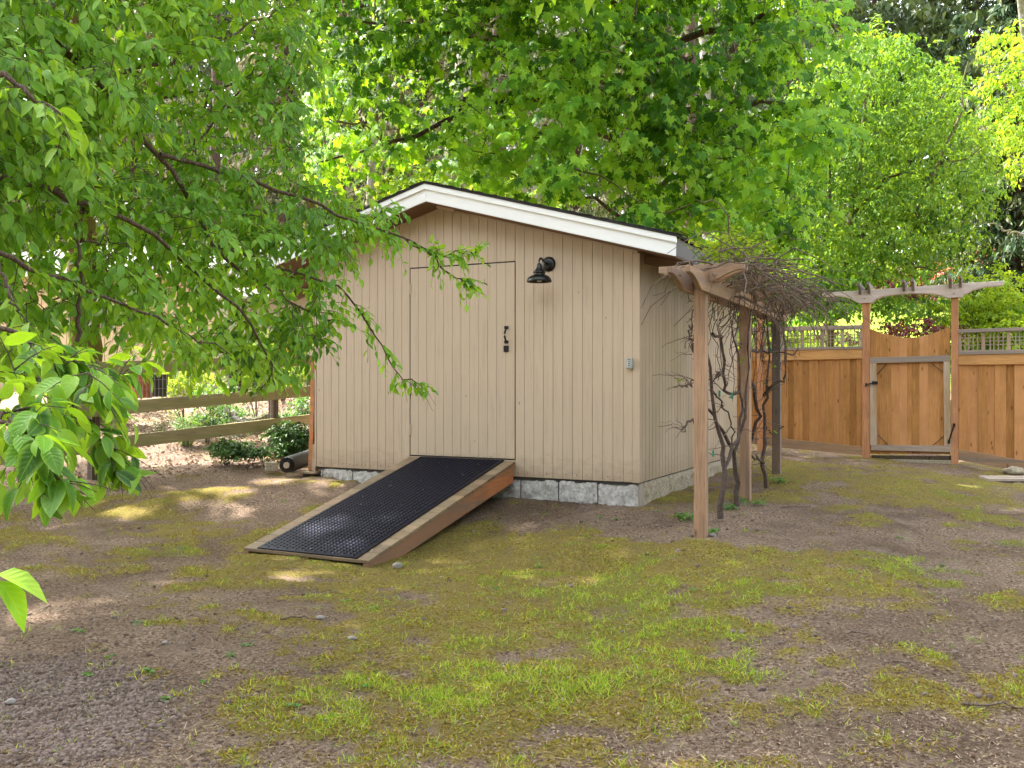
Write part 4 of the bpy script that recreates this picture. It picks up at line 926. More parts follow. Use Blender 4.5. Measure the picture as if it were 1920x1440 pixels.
# high canopy added out of view to shade the yard between chosen sun patches
Lv = Leaves(); NC = 2600
tgt = np.stack([rng.uniform(-6.5, 9.5, NC), rng.uniform(1.5, 15.5, NC), np.zeros(NC)], -1); hh = rng.uniform(8.5, 13, NC); kk_ = (tgt[:, 1] < 10.5) | ((tgt[:, 0] > 2.5) & (rng.random(NC) < .6)); tgt = tgt[kk_]; hh = hh[kk_]; NC = len(hh)
c_ = tgt + S * (hh / S[2])[:, None]
for k in range(4): sprays(Lv, c_ + rng.normal(0, .15, c_.shape), rdir(NC, .25), .55, 5, .34, .2, .3)
Lv.cat(); sx_, sy_, sd_ = screen(Lv.p); Lv.keep(sungap(Lv.p) & ((sy_ < 60) | (np.abs(sx_ - 960) > 1000)))
tb = np.array([-9.5, 8.0, float(gh(-9.5, 8.0))])
over, _o = tree('maple_tree', tb, 'unseen maple added left outside the picture, its high crown shading the yard', [tb - [0, 0, .3], tb + [0, 0, 4], tb + [.3, 0, 8], tb + [.5, .2, 13]], .3, .15, M['bark_maple'], [
  ([tb + [.2, 0, 5], tb + [2.5, 1, 8.5], tb + [5.5, 2, 10.5], tb + [9, 2.5, 11.2]], .12, .03), ([tb + [.2, 0, 6], tb + [2, -3, 9], tb + [5, -5, 10.8]], .12, .03), ([tb + [.3, 0, 7], tb + [1, 3, 10], tb + [4, 6.5, 11.5]], .12, .03), ([tb + [.3, 0, 6.5], tb + [-2.5, -1, 9.5], tb + [-5, 1, 11]], .12, .03)])
Lv.build('foliage', T_maple, M['leaf_maple'], over)

# ================================================================== other trees
def leafy(t, LPx, poly, count, dfun, ns, nl, L, size, T, mat, hole=None, tw_mat=None, r0=.01, cut=None, zs=.35, down=.5, freq=1.2, keepf=None, btw=True):
    tw = []; Lv = Leaves(); cen = fillpoly(poly, count, dfun, hole); ed, lg = branchlets(cen, LPx, tw, r0, r0 * .35)
    if not btw: tw = []
    for k in range(ns): sprays(Lv, cen + rng.normal(0, L * .3, cen.shape), norm(ed * .4 + rdir(len(cen), zs)), rng.uniform(.6, 1.2, len(cen)) * L, nl, size, .25, .35, tw if k < 2 else None, down, r0 * .3, face=np.repeat(np.array([[0, -.5, .1]]), len(cen), 0))
    Lv.cat()
    if keepf is not None: Lv.keep(keepf(Lv.p))
    Lv.build('foliage', T, mat, t, tone=vnoise(Lv.p[:, 0] * freq + 3, Lv.p[:, 2] * freq, 7))
    if tw: build_twigs(tw, 'twigs', tw_mat or M['bark_maple'], t, 3)
b = P(1560, 700, 19); b[2] = .8
t, lpx = tree('hazel_tree', b, 'bushy small leaved tree right of the maple behind the cedar fence', [b - [0, 0, .3], P(1556, 600, 19), P(1585, 520, 19), P(1600, 400, 18.8), P(1620, 250, 18.5), P(1640, 100, 18.5)], .10, .03, M['bark_maple'], [
  ([P(1556, 600, 19), P(1600, 560, 19), P(1660, 480, 18.5), P(1720, 400, 18), P(1780, 260, 18), P(1820, 120, 18)], .06, .015),
  ([P(1550, 640, 19), P(1550, 560, 19.3), P(1540, 480, 19), P(1560, 350, 18.5), P(1540, 200, 18)], .06, .015),
  ([P(1600, 400, 18.8), P(1680, 330, 18), P(1760, 320, 18), P(1840, 280, 18)], .04, .01), ([P(1600, 500, 18.8), P(1500, 430, 18), P(1440, 400, 18)], .04, .01),
  ([P(1660, 480, 18.5), P(1720, 500, 18), P(1780, 520, 18)], .03, .008)])
leafy(t, lpx, [(1430, 250), (1560, 100), (1620, 60), (1760, 90), (1830, 160), (1870, 330), (1830, 440), (1760, 500), (1690, 530), (1620, 550), (1470, 560), (1440, 520)], 600, lambda a, b_: rng.uniform(17, 20.5, a.shape), 6, 7, .4, .125, T_lo, M['leaf_small'], [(1690, 528, 60, 26, .95), (1700, 590, 90, 30, .4), (1660, 330, 50, 40, .5), (1620, 480, 40, 30, .4), (1500, 590, 60, 20, .5)])
leafy(t, lpx, [(1645, 560), (1745, 555), (1745, 585), (1700, 600), (1650, 590)], 13, lambda a, b_: rng.uniform(17, 18, a.shape), 5, 7, .35, .12, T_lo, M['leaf_small'])
leafy(t, lpx, [(1470, 520), (1610, 520), (1600, 575), (1500, 590)], 40, lambda a, b_: rng.uniform(17, 19, a.shape), 5, 7, .35, .15, T_lo, M['leaf_maple'])
# pale yellow green tree at the top right
b = P(1960, 700, 24); b[2] = 1.2
t, lpx = tree('birch_tree', b, 'yellow green leaved tree at the far right top behind the fence', [b - [0, 0, .3], P(1955, 400, 24), P(1920, 100, 23.5), P(1900, -200, 23)], .14, .05, M['bark_grey'], [([P(1955, 400, 24), P(1900, 300, 23), P(1850, 280, 22)], .05, .012), ([P(1930, 200, 24), P(1880, 160, 23), P(1840, 120, 22)], .05, .012), ([P(1950, 450, 24), P(1890, 430, 23), P(1850, 420, 22)], .04, .01)])
leafy(t, lpx, [(1850, 60), (1960, 60), (1960, 300), (1900, 330), (1870, 260), (1840, 160)], 90, lambda a, b_: rng.uniform(21, 24, a.shape), 5, 6, .4, .15, T_lo, M['leaf_yellow'])
# understorey vine maple behind the ridge, sunlight put into its yellow leaf colour
b = P(720, 640, 21); b[2] = .8
t, lpx = tree('vine_maple', b, 'mossy curved young maple with leaves coloured sunlit yellow behind the shed ridge', [b - [0, 0, .3], P(705, 480, 21), P(712, 380, 21), P(735, 310, 21), P(748, 260, 21), P(760, 100, 21)], .13, .05, M['bark_maple'], [
  ([P(748, 265, 21), P(770, 300, 20.8), P(790, 350, 20.6), P(800, 400, 20.5)], .045, .02), ([P(715, 345, 21), P(760, 343, 21), P(800, 345, 20.8), P(840, 350, 20.8)], .04, .02),
  ([P(735, 300, 21), P(700, 200, 21), P(690, 110, 21)], .05, .02), ([P(760, 200, 21), P(830, 140, 20.5), P(870, 60, 20)], .05, .02)])
leafy(t, lpx, [(690, 290), (840, 300), (1000, 330), (1100, 400), (900, 420), (690, 400)], 60, lambda a, b_: rng.uniform(19.5, 21.5, a.shape), 4, 5, .4, .21, T_maple, M['leaf_yellow'])
leafy(t, lpx, [(560, 60), (900, 60), (880, 260), (740, 220), (690, 330), (570, 330)], 90, lambda a, b_: rng.uniform(19.5, 22, a.shape), 4, 5, .4, .21, T_maple, M['leaf_small'])
# tall trunks in the grove
grp = 'bare trunks of the grove behind the shed'
TR = [(585, 23, .20, 'bark_moss', 'dark mossy trunk just right of the foreground branches behind the shed', -10), (690, 26, .13, 'bark_grey', 'slim grey trunk left of the shed ridge', 15),
      (825, 27, .30, 'bark_grey', 'thick speckled grey trunk rising above the shed ridge', 45), (800, 30, .26, 'bark_red', 'leaning trunk behind the shed ridge', 80), (945, 32, .2, 'bark_red', 'reddish trunk right of the ridge', -12),
      (1290, 25, .17, 'bark_red', 'reddish trunk over the low corner of the shed roof', 5), (1330, 28, .2, 'bark_grey', 'grey brown trunk behind the pergola', -10), (400, 26, .18, 'bark_red', 'dark red trunk seen through the foreground leaves', 5),
      (1000, 34, .2, 'bark_grey', 'distant pale trunk above the middle of the shed roof', 10), (640, 33, .22, 'bark_red', 'distant brown trunk between mossy trunk and slim grey trunk', 0)]
for px, d, r, bk_, lab, ln in TR:
    b = P(px, 700, d); b[2] = float(gh(b[0], b[1]))
    tree('grove_tree', b, lab, [b - [0, 0, .3], P(px + ln * .3, 400, d), P(px + ln, 100, d), P(px + ln * 1.6, -300, d), P(px + ln * 2, -900, d)], r, r * .55, M[bk_], [([P(px + ln * .6, 260, d), P(px + ln + 50, 180, d - .5), P(px + ln + 95, 60, d - .8)], .05, .015), ([P(px + ln * .5, 320, d), P(px + ln - 60, 270, d - .5), P(px - 110, 250, d - .8)], .04, .01)], grp)
# mossy trunk beyond the rail fence
b = P(160, 690, 14.0); b[2] = .62
t, lpx = tree('mossy_tree', b, 'thick orange brown mossy trunk standing just beyond the rail fence at left', [b - [0, 0, .3], P(160, 640, 14), P(160, 560, 14), P(158, 400, 14), P(156, 200, 14), P(150, -200, 14)], .24, .18, M['bark_moss'], [
  ([P(155, 420, 14), P(100, 400, 13.6), P(40, 375, 13.2), P(-60, 340, 13)], .09, .02), ([P(158, 480, 14), P(110, 450, 13.6), P(60, 430, 13.4), P(20, 410, 13)], .03, .008),
  ([P(160, 575, 14), P(110, 560, 13.5), P(70, 545, 13.3), P(0, 540, 13)], .03, .008), ([P(165, 590, 14), P(220, 600, 13.6), P(280, 640, 13.3), P(330, 655, 13)], .025, .006), ([P(165, 440, 14), P(220, 430, 13.6), P(290, 470, 13.2)], .025, .006),
  ([P(158, 250, 14), P(80, 220, 13.5), P(0, 160, 13)], .03, .01)])
tw = []; cen = fillpoly([(-40, 380), (130, 395), (300, 560), (330, 640), (250, 660), (60, 560), (-40, 480)], 110, lambda a, b_: rng.uniform(12.9, 14.4, a.shape)); branchlets(cen, lpx, tw, .008, .003, .03)
for k in range(3):
    Lx = Leaves(); sprays(Lx, cen, rdir(len(cen), .4), .5, 2, .01, .2, .3, tw, .3, .0025)
build_twigs(tw, 'twigs', M['bark_red'], t, 3)
# conifers
def fir(px, base_py, d, hgt, rad, mat, label, group, dens=1.0, z0=None, bark='bark_red'):
    b = P(px, base_py, d); b[2] = float(gh(b[0], b[1])) if z0 is None else z0
    t = empty('fir_tree', tuple(b), 0, label, 'tree', group)
    limb(t, [b - [0, 0, .5], b + [0, 0, hgt * .5], b + [0, 0, hgt]], .22 * hgt / 14, .03, M[bark], 'trunk', 10, 8, .03)
    nb2 = int(230 * dens); h = b[2] + hgt * (rng.random(nb2) ** .85 * .93 + .05); fr = 1 - (h - b[2]) / hgt
    a = rng.uniform(0, 2 * math.pi, nb2); ln = rad * (fr ** .75 + .08) * rng.uniform(.7, 1.15, nb2)
    st = np.stack([np.full(nb2, b[0]), np.full(nb2, b[1]), h], -1); dr = np.stack([np.cos(a), np.sin(a), np.full(nb2, .06)], -1)
    tt = np.linspace(0, 1, 5); C = st[:, None] + dr[:, None] * (ln[:, None] * tt)[..., None]; C[:, :, 2] -= (.28 * ln[:, None] * tt ** 2)
    tw = [(C, (.03 * (1 - tt * .8))[None] * np.ones((nb2, 1)))]
    Lv = Leaves(); 
    for q in np.linspace(.18, 1, 9):
        s0 = st + dr * (ln * q)[:, None]; s0[:, 2] -= .28 * ln * q * q
        for sg in (-1, 1):
            sd = np.stack([-np.sin(a) * sg, np.cos(a) * sg, np.full(nb2, -.25)], -1)
            sprays(Lv, s0, norm(sd + dr * .7 + rng.normal(0, .2, sd.shape)), ln * .16 * (1.25 - q * .6) + .12, 4, .30, .5, .35, None, .9)
    Lv.cat(); Lv.s *= rng.uniform(.7, 1.2, len(Lv.s)); Lv.build('foliage', T_need2, mat, t, tone=vnoise(Lv.p[:, 0] * .8, Lv.p[:, 2] * .8, 3)); build_twigs(tw, 'branches', M[bark], t, 3)
T_need2 = [(T_need[0][0] * np.array([.34, 1, 1]), T_need[0][1], T_need[0][2])]
g = 'conifers of the wood behind the yard'
FR = [(1905, 26, 11.5, 2.6, 'leaf_fir', 'dark green fir at the right edge behind the fence', 1.3), (1830, 66, 30, 5.4, 'leaf_fir', 'dark fir left of the one at the right edge', 1.2), (1760, 74, 32, 5.6, 'leaf_fir_pale', 'pale lichen draped fir above the gate arbor', 1.2),
      (1895, 44, 15, 3.0, 'leaf_fir_pale', 'lower pale fir bough tree beside the right edge', .9), (1640, 70, 34, 5.8, 'leaf_fir', 'tall dark fir behind the hazel tree', 1.1), (1500, 60, 32, 5.4, 'leaf_fir_pale', 'pale fir between maple and hazel tree', 1.1), (1380, 40, 24, 4.2, 'leaf_fir', 'dark fir behind the right half of the maple', 1.1),
      (1230, 42, 25, 4.4, 'leaf_fir_pale', 'lichened fir behind the maple trunk', 1.1), (1080, 44, 25, 4.6, 'leaf_fir', 'dark fir behind the middle of the maple', 1.1), (930, 38, 24, 4.2, 'leaf_fir_pale', 'grey green fir above the shed ridge', 1.3), (790, 36, 23, 4.0, 'leaf_fir_pale', 'silvery fir seen in the gap left of the ridge', 1.3),
      (680, 42, 24, 4.4, 'leaf_fir', 'dark fir behind the mossy trunk', 1.1), (540, 38, 22, 4.0, 'leaf_fir_pale', 'pale fir glimpsed through the foreground leaves', 1.1), (400, 42, 24, 4.4, 'leaf_fir', 'dark fir behind the foreground tree', 1.0), (250, 40, 23, 4.4, 'leaf_fir_pale', 'pale fir behind the neighbouring garage', 1.0), (100, 38, 22, 4.2, 'leaf_fir', 'dark fir over the garage roof', 1.0), (-60, 40, 22, 4.4, 'leaf_fir_pale', 'pale fir at the left edge over the garage', .9),
      (1985, 50, 24, 4.4, 'leaf_fir_pale', 'pale tall fir beyond the right edge', 1.0)]
for px, d, hgt, rad, mt, lab, dens in FR: fir(px, 700, d, hgt, rad, M[mt], lab, g, dens)
# far wood behind everything
Lv = Leaves(); NN = 9000; px = rng.uniform(-500, 2400, NN); d = rng.uniform(60, 95, NN); hh = rng.uniform(-1, 38, NN) * rng.random(NN) ** .25
c_ = np.stack([(px - 960) / F * d, d, gh((px - 960) / F * d, d) + hh], -1)
for k in range(3): sprays(Lv, c_ + rng.normal(0, .8, c_.shape), rdir(NN, .5), 1.6, 5, 1.0, .3, .4)
Lv.cat(); Lv.build('far_wood', T_lo, M['leaf_fir'], None, tone=vnoise(Lv.p[:, 0] * .25, Lv.p[:, 2] * .25, 3), label='distant dark wood closing the view behind all the trees')
Lv = Leaves(); NN = 2000; an = rng.uniform(math.pi * .93, math.pi * 2.07, NN); rd_ = rng.uniform(15, 22, NN); hh = rng.uniform(-.5, 14, NN)  # foliage ring added behind the camera to hold back light from the low sky
c_ = np.stack([np.cos(an) * rd_, np.sin(an) * rd_, hh], -1)
for k in range(3): sprays(Lv, c_ + rng.normal(0, .5, c_.shape), rdir(NN, .5), 1.3, 5, .8, .3, .4)
Lv.cat(); Lv.build('added_foliage_ring', T_lo, M['leaf_fir'], None, label='unseen foliage added behind the camera to block low sky light')
# shrubs behind the right fence
def shrub(name, px, py, d, rx, rz_, cnt, size, T, mat, label, cat='shrub', ns=4, nl=6, group=None, zb=.1):
    b = P(px, py, d); c0 = b.copy(); g_ = float(gh(b[0], b[1])); t = empty(name, (b[0], b[1], g_), 0, label, cat, group)
    c = c0 + rng.normal(0, .45, (cnt, 3)) * np.array([rx, rx, rz_]); st = []
    tw = []; n5 = 7; stems = []
    for k in range(n5):
        e = c0 + rng.normal(0, .35, 3) * np.array([rx, rx, rz_]); stems.append(spline([np.array([b[0], b[1], g_ - .05]), (np.array([b[0], b[1], g_]) + e) / 2 + rng.normal(0, .05 * rx, 3), e], 12))
    tw.append((np.array(stems), np.linspace(.018, .006, 12)[None] * np.ones((n5, 1)) * max(rx, .3)))
    LPx = np.concatenate(stems); ed, lg = branchlets(c, LPx, tw, .006 * max(rx, .4), .002)
    Lv = Leaves()
    for k in range(ns): sprays(Lv, c, norm(ed * .5 + rdir(cnt, .4, zb)), rng.uniform(.5, 1.1, cnt) * size * 3, nl, size, .25, .35, tw if k == 0 else None, .3, .003)
    Lv.cat(); Lv.keep(Lv.p[:, 2] > g_ - .02); Lv.build('foliage', T, mat, t, tone=vnoise(Lv.p[:, 0] * 2, Lv.p[:, 2] * 2, 4)); build_twigs(tw, 'stems', M['bark_plum'], t, 3)
shrub('japanese_maple', 1700, 626, 16.5, 1.2, .26, 100, .07, T_lo, M['leaf_red'], 'dark purple leaved bush seen through the gate dip', 'bush')
shrub('purple_tree', 1685, 528, 24, 1.0, .45, 45, .13, T_lo, M['leaf_red'], 'purple leaved small tree above the gate arbor', 'tree')
shrub('flowering_shrub', 1765, 530, 31, 1.3, .5, 26, .15, T_lo, M['flower_red'], 'coral blossoming shrub above the right end of the gate', 'shrub')
shrub('flowering_shrub', 1865, 480, 30, .4, .3, 6, .15, T_lo, M['flower_red'], 'small coral blossoming spot in front of the dark fir', 'shrub')
shrub('laurel_bush', 1858, 590, 18, 1.05, .75, 260, .10, T_lo, M['leaf_yellow'], 'rounded bright green bush right of the gate behind the lattice', 'bush')
shrub('laurel_bush', 1858, 600, 18.3, 1.0, .6, 160, .10, T_lo, M['leaf_small'], 'darker green bush low behind the bright rounded bush', 'bush')
shrub('hedge_bush', 1480, 650, 22, 1.2, .3, 60, .11, T_lo, M['leaf_yellow'], 'yellow green bush behind the lattice beside the pergola', 'bush')
shrub('hedge_bush', 1430, 590, 21, 1.1, .7, 80, .13, T_lo, M['leaf_small'], 'green bush behind the pergola end', 'bush')

# ================================================================== RIGHT FENCE, GATE, ARBOR
FX, FY = 5.78, 13.6
def fpt(px, py, dy=0.0):
    u = px - 960; ox, oy = FX + vx * dy, FY + vy * dy
    s_ = (u / F * oy - ox) / (ux - uy * u / F); dep = oy + uy * s_; return s_, E + (720 - py) / F * dep
def fence_section(name, pxa, pxb, top, cap, latb, shelf, bandb, kickt, kickb, label, nboards, ndiv, seed=1):
    """y values given as (left,right) pixel rows"""
    random.seed(seed)
    xa, xb = fpt(pxa, 720)[0], fpt(pxb, 720)[0]; ox, oy = L2W((xa + xb) / 2, 0, FX, FY); c = (xa + xb) / 2
    r = empty(name, (ox, oy, 0), RZ, label, 'fence', 'sections of cedar fence either side of the gate')
    def zz(pair, x):
        za, zb_ = fpt(pxa, pair[0])[1], fpt(pxb, pair[1])[1]; t = (x - xa) / (xb - xa); return za + (zb_ - za) * t
    A, B = xa - c, xb - c
    def strip(name_, t0, t1, y0, y1, mat, x0=xa, x1=xb, **k):
        return MB().prism([(x0 - c, zz(t1, x0)), (x1 - c, zz(t1, x1)), (x1 - c, zz(t0, x1)), (x0 - c, zz(t0, x0))], y0, y1).build(name_, mat, r, bevel=.003, **k)
    strip('cap_rail', top, cap, -.055, .055, M['grey_wood'])
    strip('shelf_rail', latb, shelf, -.055, .05, M['grey_wood'])
    strip('band_board', shelf, bandb, -.038, -.006, M['band'])
    # lattice bays
    for i in range(ndiv + 1):
        x = xa + (xb - xa) * i / ndiv; h = .024 if 0 < i < ndiv else .02
        x = min(max(x, xa + h), xb - h); strip('divider', cap, latb, -.022, .022, M['lattice'], x - h, x + h)
    lm = MB(); bay = (xb - xa) / ndiv
    for i in range(ndiv):
        for q in (.27, .42, .60, .78):
            x = xa + bay * (i + q); z0, z1 = zz(latb, x), zz(cap, x); lm.box(x - c - .007, x - c + .007, -.012, -.002, z0, z1)
        for q in (.30, .50, .70):
            x0, x1 = xa + bay * i, xa + bay * (i + 1); za = [zz(latb, x) + (zz(cap, x) - zz(latb, x)) * q for x in (x0, x1)]
            lm.prism([(x0 - c, za[0] - .006), (x1 - c, za[1] - .006), (x1 - c, za[1] + .006), (x0 - c, za[0] + .006)], -.001, .009)
    lm.build('lattice', M['lattice'], r, kind='stuff')
    x = xa; i = 0
    while x < xb - .03:
        wd_ = random.uniform(.118, .15) if i % 2 == 0 else random.uniform(.085, .105); x1 = min(x + wd_, xb); y = -.006 if i % 2 == 0 else .018
        m = MB(); zt = [zz(bandb, q) + .03 for q in (x, x1)]; zb_ = [zz(kickt, q) - .03 for q in (x, x1)]
        ov = .012 if i % 2 else .0; m.prism([(x - c - ov, zb_[0]), (x1 - c + ov, zb_[1]), (x1 - c + ov, zt[1]), (x - c - ov, zt[0])], y, y + .0165)
        m.build('board', M['cedar'], r, bevel=.005); x = x1; i += 1
    strip('kick_board', kickt, kickb, -.045, -.008, M['kick'])
fence_section('cedar_fence', 1432, 1618, (613.5, 609.5), (621.5, 617.5), (653, 649.5), (658, 654), (676.5, 672.5), (818.5, 837.5), (835.5, 853), 'cedar board fence with lattice top between the pergola and the gate', 14, 5)
fence_section('cedar_fence', 1797, 1990, (618, 612), (624.5, 618), (657.5, 654), (665.5, 662), (684, 682.5), (842, 875), (862, 894), 'cedar board fence with lattice top right of the gate', 14, 4, 2)
fence_section('cedar_fence', 1330, 1420, (616.5, 614), (624, 621.5), (655.5, 653.5), (660, 658), (678.5, 677), (806, 816), (822, 833), 'short cedar fence piece running behind the shed and pergola', 8, 3, 3)
def fpost(pxa, pxb, pyt, pyb, label, name='fence_post', mat='cedar_red', dy=0):
    xa, xb = fpt(pxa, 720)[0], fpt(pxb, 720)[0]; zt, zb_ = fpt((pxa + pxb) / 2, pyt)[1], fpt((pxa + pxb) / 2, pyb)[1]; c = (xa + xb) / 2; ox, oy = L2W(c, dy, FX, FY)
    r = empty(name, (ox, oy, 0), RZ, label, 'post', 'cedar posts of the fence line'); h = (xb - xa) / 2 * .96
    MB().box(-h, h, -h - .02, h - .01, zb_ - .15, zt).build('shaft', M[mat], r, bevel=.004); return r
r = fpost(1421, 1432, 592, 838, 'slim cedar fence post seen between the pergola posts')
MB().box(-.07, .07, -.09, .05, fpt(1426, 592)[1], fpt(1426, 588)[1]).build('cap', M['grey_wood'], r)
# arbor (posts + beam + rafters) is one thing
ac = fpt(1707, 720)[0]; ox, oy = L2W(ac, 0, FX, FY)
arb = empty('gate_arbor', (ox, oy, 0), RZ, 'weathered wooden arbor with scalloped beam standing over the gate', 'arbor')
for pxa, pxb, pyb in ((1617.5, 1631.5, 855), (1783.5, 1797, 862)):
    xa, xb = fpt(pxa, 720)[0] - ac, fpt(pxb, 720)[0] - ac
    MB().box(xa, xb, -.05, .05, fpt(pxa, pyb)[1] - .15, fpt(pxa, 545)[1]).build('post', M['cedar_red'], arb, bevel=.004)
out_px = [(1543, 551), (1545, 556), (1575, 555.5), (1595, 560), (1604, 565), (1608, 568), (1612, 569), (1636, 568.5), (1642, 562), (1655, 556.5), (1680, 552.5), (1715, 550.5), (1745, 551), (1765, 554.5), (1774, 558.5), (1778, 559.5), (1804, 558), (1806, 553), (1812, 551.5), (1825, 544), (1845, 538.5), (1880, 535.5), (1883, 531), (1881, 527.5),
          (1810, 532), (1740, 537), (1650, 543), (1610, 546), (1543, 550)]
pl = []
for a_, b_ in out_px: s_, z_ = fpt(a_, b_); pl.append((s_ - ac, z_))
for y0 in (-.092, .052): MB().prism(pl, y0, y0 + .04).build('beam', M['arbor'], arb, bevel=.003)
for pxr in (1612, 1629, 1694, 1711, 1780, 1799):
    s_, z_ = fpt(pxr + 2, 546 - (pxr - 1612) * .0745); x = s_ - ac
    prof = [(-.30, z_ + .10), (-.30, z_ + .055), (-.22, z_ + .03), (-.15, z_ - .02), (-.12, z_ - .06), (.14, z_ - .06), (.17, z_ - .02), (.24, z_ + .03), (.34, z_ + .05), (.34, z_ + .09)]
    MB().prism(prof, x - .019, x + .019, axis='x').build('rafter', M['arbor_x'], arb, bevel=.003)
for px_b, py_b in ((1622, 550), (1622, 561), (1790, 541), (1789, 551)):
    s_, z_ = fpt(px_b, py_b); MB().tube([(s_ - ac, -.099, z_), (s_ - ac, -.090, z_)], .012, 8).build('bolt', M['grey_wood'], arb)
# gate
gc = fpt(1707, 720)[0]; gate = empty('gate', (*L2W(gc, 0, FX, FY), 0), RZ, 'cedar board gate with a dipped top edge and weathered frame', 'gate')
gxp = [1631.8, 1651, 1671, 1686.5, 1701, 1709.5, 1724, 1740.5, 1761, 1781.8]
def gtop(px): t = (px - 1707) / 75.; return 634.5 - 19 * abs(t) ** 1.7 + (-1 - 2.0 * t)
for i in range(len(gxp) - 1):
    e_ = -.4 if i % 2 else .0; a_, b_ = gxp[i] + e_, gxp[i + 1] - e_; top_ = [fpt(p_, gtop(p_)) for p_ in np.linspace(b_, a_, 5)]; bot = [fpt(a_, 850.5), fpt(b_, 852)]
    pl = [(bot[0][0] - gc, bot[0][1]), (bot[1][0] - gc, bot[1][1])] + [(q[0] - gc, q[1]) for q in top_]
    y = -.012 + (i % 2) * .004; MB().prism(pl, y, y + .016).build('board', M['cedar'], gate, bevel=.004)
def quad(name, p4, y0, y1, mat, par=gate, cc=gc):
    q = [fpt(*p) for p in p4]; MB().prism([(a - cc, b) for a, b in q], y0, y1).build(name, mat, par, bevel=.003)
quad('stile', [(1632.5, 834), (1645, 834), (1644, 681.5), (1632, 681.5)], -.055, -.015, M['lattice'])
quad('stile', [(1770.5, 836), (1781.5, 836), (1781.5, 678), (1769, 678)], -.055, -.015, M['lattice'])
quad('top_rail', [(1632, 681.3), (1781.5, 677.8), (1781.5, 666.5), (1632, 670.5)], -.058, -.014, M['grey_wood'])
quad('bottom_rail', [(1634, 844), (1783, 847.5), (1783, 835.5), (1634, 834)], -.058, -.014, M['grey_wood'])
for a_, b_, c_, d_ in ((1645, 702, 1663, 682), (1747, 681, 1768, 698), (1646.5, 815, 1665, 833), (1750, 834, 1770, 817)):
    p0, p1 = fpt(a_, b_), fpt(c_, d_); MB().tube([(p0[0] - gc, -.045, p0[1]), (p1[0] - gc, -.045, p1[1])], .007, 6).build('brace', M['rail_post'], gate)
p0 = fpt(1640, 718); lb = MB().box(p0[0] - gc - .03, p0[0] - gc + .05, -.075, -.054, p0[1] - .02, p0[1] + .025); p1 = fpt(1625, 721)
lb.tube([(p0[0] - gc, -.08, p0[1]), (p1[0] - gc, -.075, p1[1])], .009, 8); lb.tube([(p1[0] - gc, -.075, p1[1] + .02), (p1[0] - gc, -.08, p1[1] - .03)], .014, 8); lb.build('latch', M['black'], gate, bevel=.002)
p0, p1 = fpt(1789, 796), fpt(1779.5, 827)
MB().tube([(p0[0] - gc, -.075, p0[1]), (p1[0] - gc, -.075, p1[1])], .011, 8).tube([(p0[0] - gc, -.07, p0[1] + .02), (p0[0] - gc, -.07, p0[1] - .03)], .017, 8).tube([(p1[0] - gc, -.07, p1[1] + .02), (p1[0] - gc, -.07, p1[1] - .03)], .017, 8).build('gate_spring', M['black'], gate)
th = empty('threshold_board', (*L2W(gc, .02, FX, FY), 0), RZ, 'dark weathered board lying under the gate as a threshold', 'board')
quad('plank', [(1634, 861), (1783.5, 865), (1783.5, 855), (1634, 853.5)], -.03, .04, M['rail_post'], th)
quad('stone_edge', [(1636, 870), (1783.5, 874), (1783.5, 863), (1636, 860)], -.09, -.035, M['block_side'], th)
# pale planks and concrete lump by the right edge
x_, y_ = ground_at(1905, 903); x_, y_ = float(x_), float(y_)
for k, (dy, lab) in enumerate(((0.0, 'pale sawn plank lying on the ground at right edge, nearer of two'), (.13, 'pale sawn plank on the ground at right edge, farther of two'))):
    r = empty('pale_plank', (x_, y_ + dy, float(gz(np.array(x_), np.array(y_ + dy))) + .01), -.06, lab, 'plank', 'pale planks on the ground by the fence'); MB().box(-.38, .6, -.055, .055, 0, .04).build('board', mat_plain('pale_plank_wood', (.46, .38, .31), .8) if k == 0 else bpy.data.materials['pale_plank_wood'], r, bevel=.004)
def rock(name, p, s_, label, mat, cat='stone', seed=0, group=None):
    import bmesh
    bm = bmesh.new(); bmesh.ops.create_icosphere(bm, subdivisions=3, radius=1)
    r_ = np.random.default_rng(seed); o_ = r_.uniform(0, 50, 3)
    from mathutils import noise as mn
    for v_ in bm.verts:
        k_ = 1 + .35 * mn.noise(v_.co * 1.3 + Vector(o_)) + .12 * mn.noise(v_.co * 4 + Vector(o_)); v_.co = Vector((v_.co.x * k_ * s_[0], v_.co.y * k_ * s_[1], v_.co.z * k_ * s_[2]))
    me = bpy.data.meshes.new(name); bm.to_mesh(me); bm.free(); me.materials.append(mat); me.polygons.foreach_set('use_smooth', np.ones(len(me.polygons), bool))
    o = bpy.data.objects.new(name, me); o.location = tuple(p); link(o, None, label, cat, group)
p = P(1902, 884, 12.75); rock('concrete_lump', p, (.15, .10, .065), 'grey concrete footing lump under the right end of the cedar fence', M['block_side'], 'concrete lump', 3)

# ================================================================== LEFT RAIL FENCE
A3, B3 = np.array([-2.67, 12.3]), np.array([-4.14, 10.1]); dirf = (B3 - A3) / np.linalg.norm(B3 - A3)
rf = empty('rail_fence', (*A3, 0), math.atan2(dirf[1], dirf[0]) + math.pi, 'mossy three rail wooden fence with wire mesh left of the shed', 'fence')
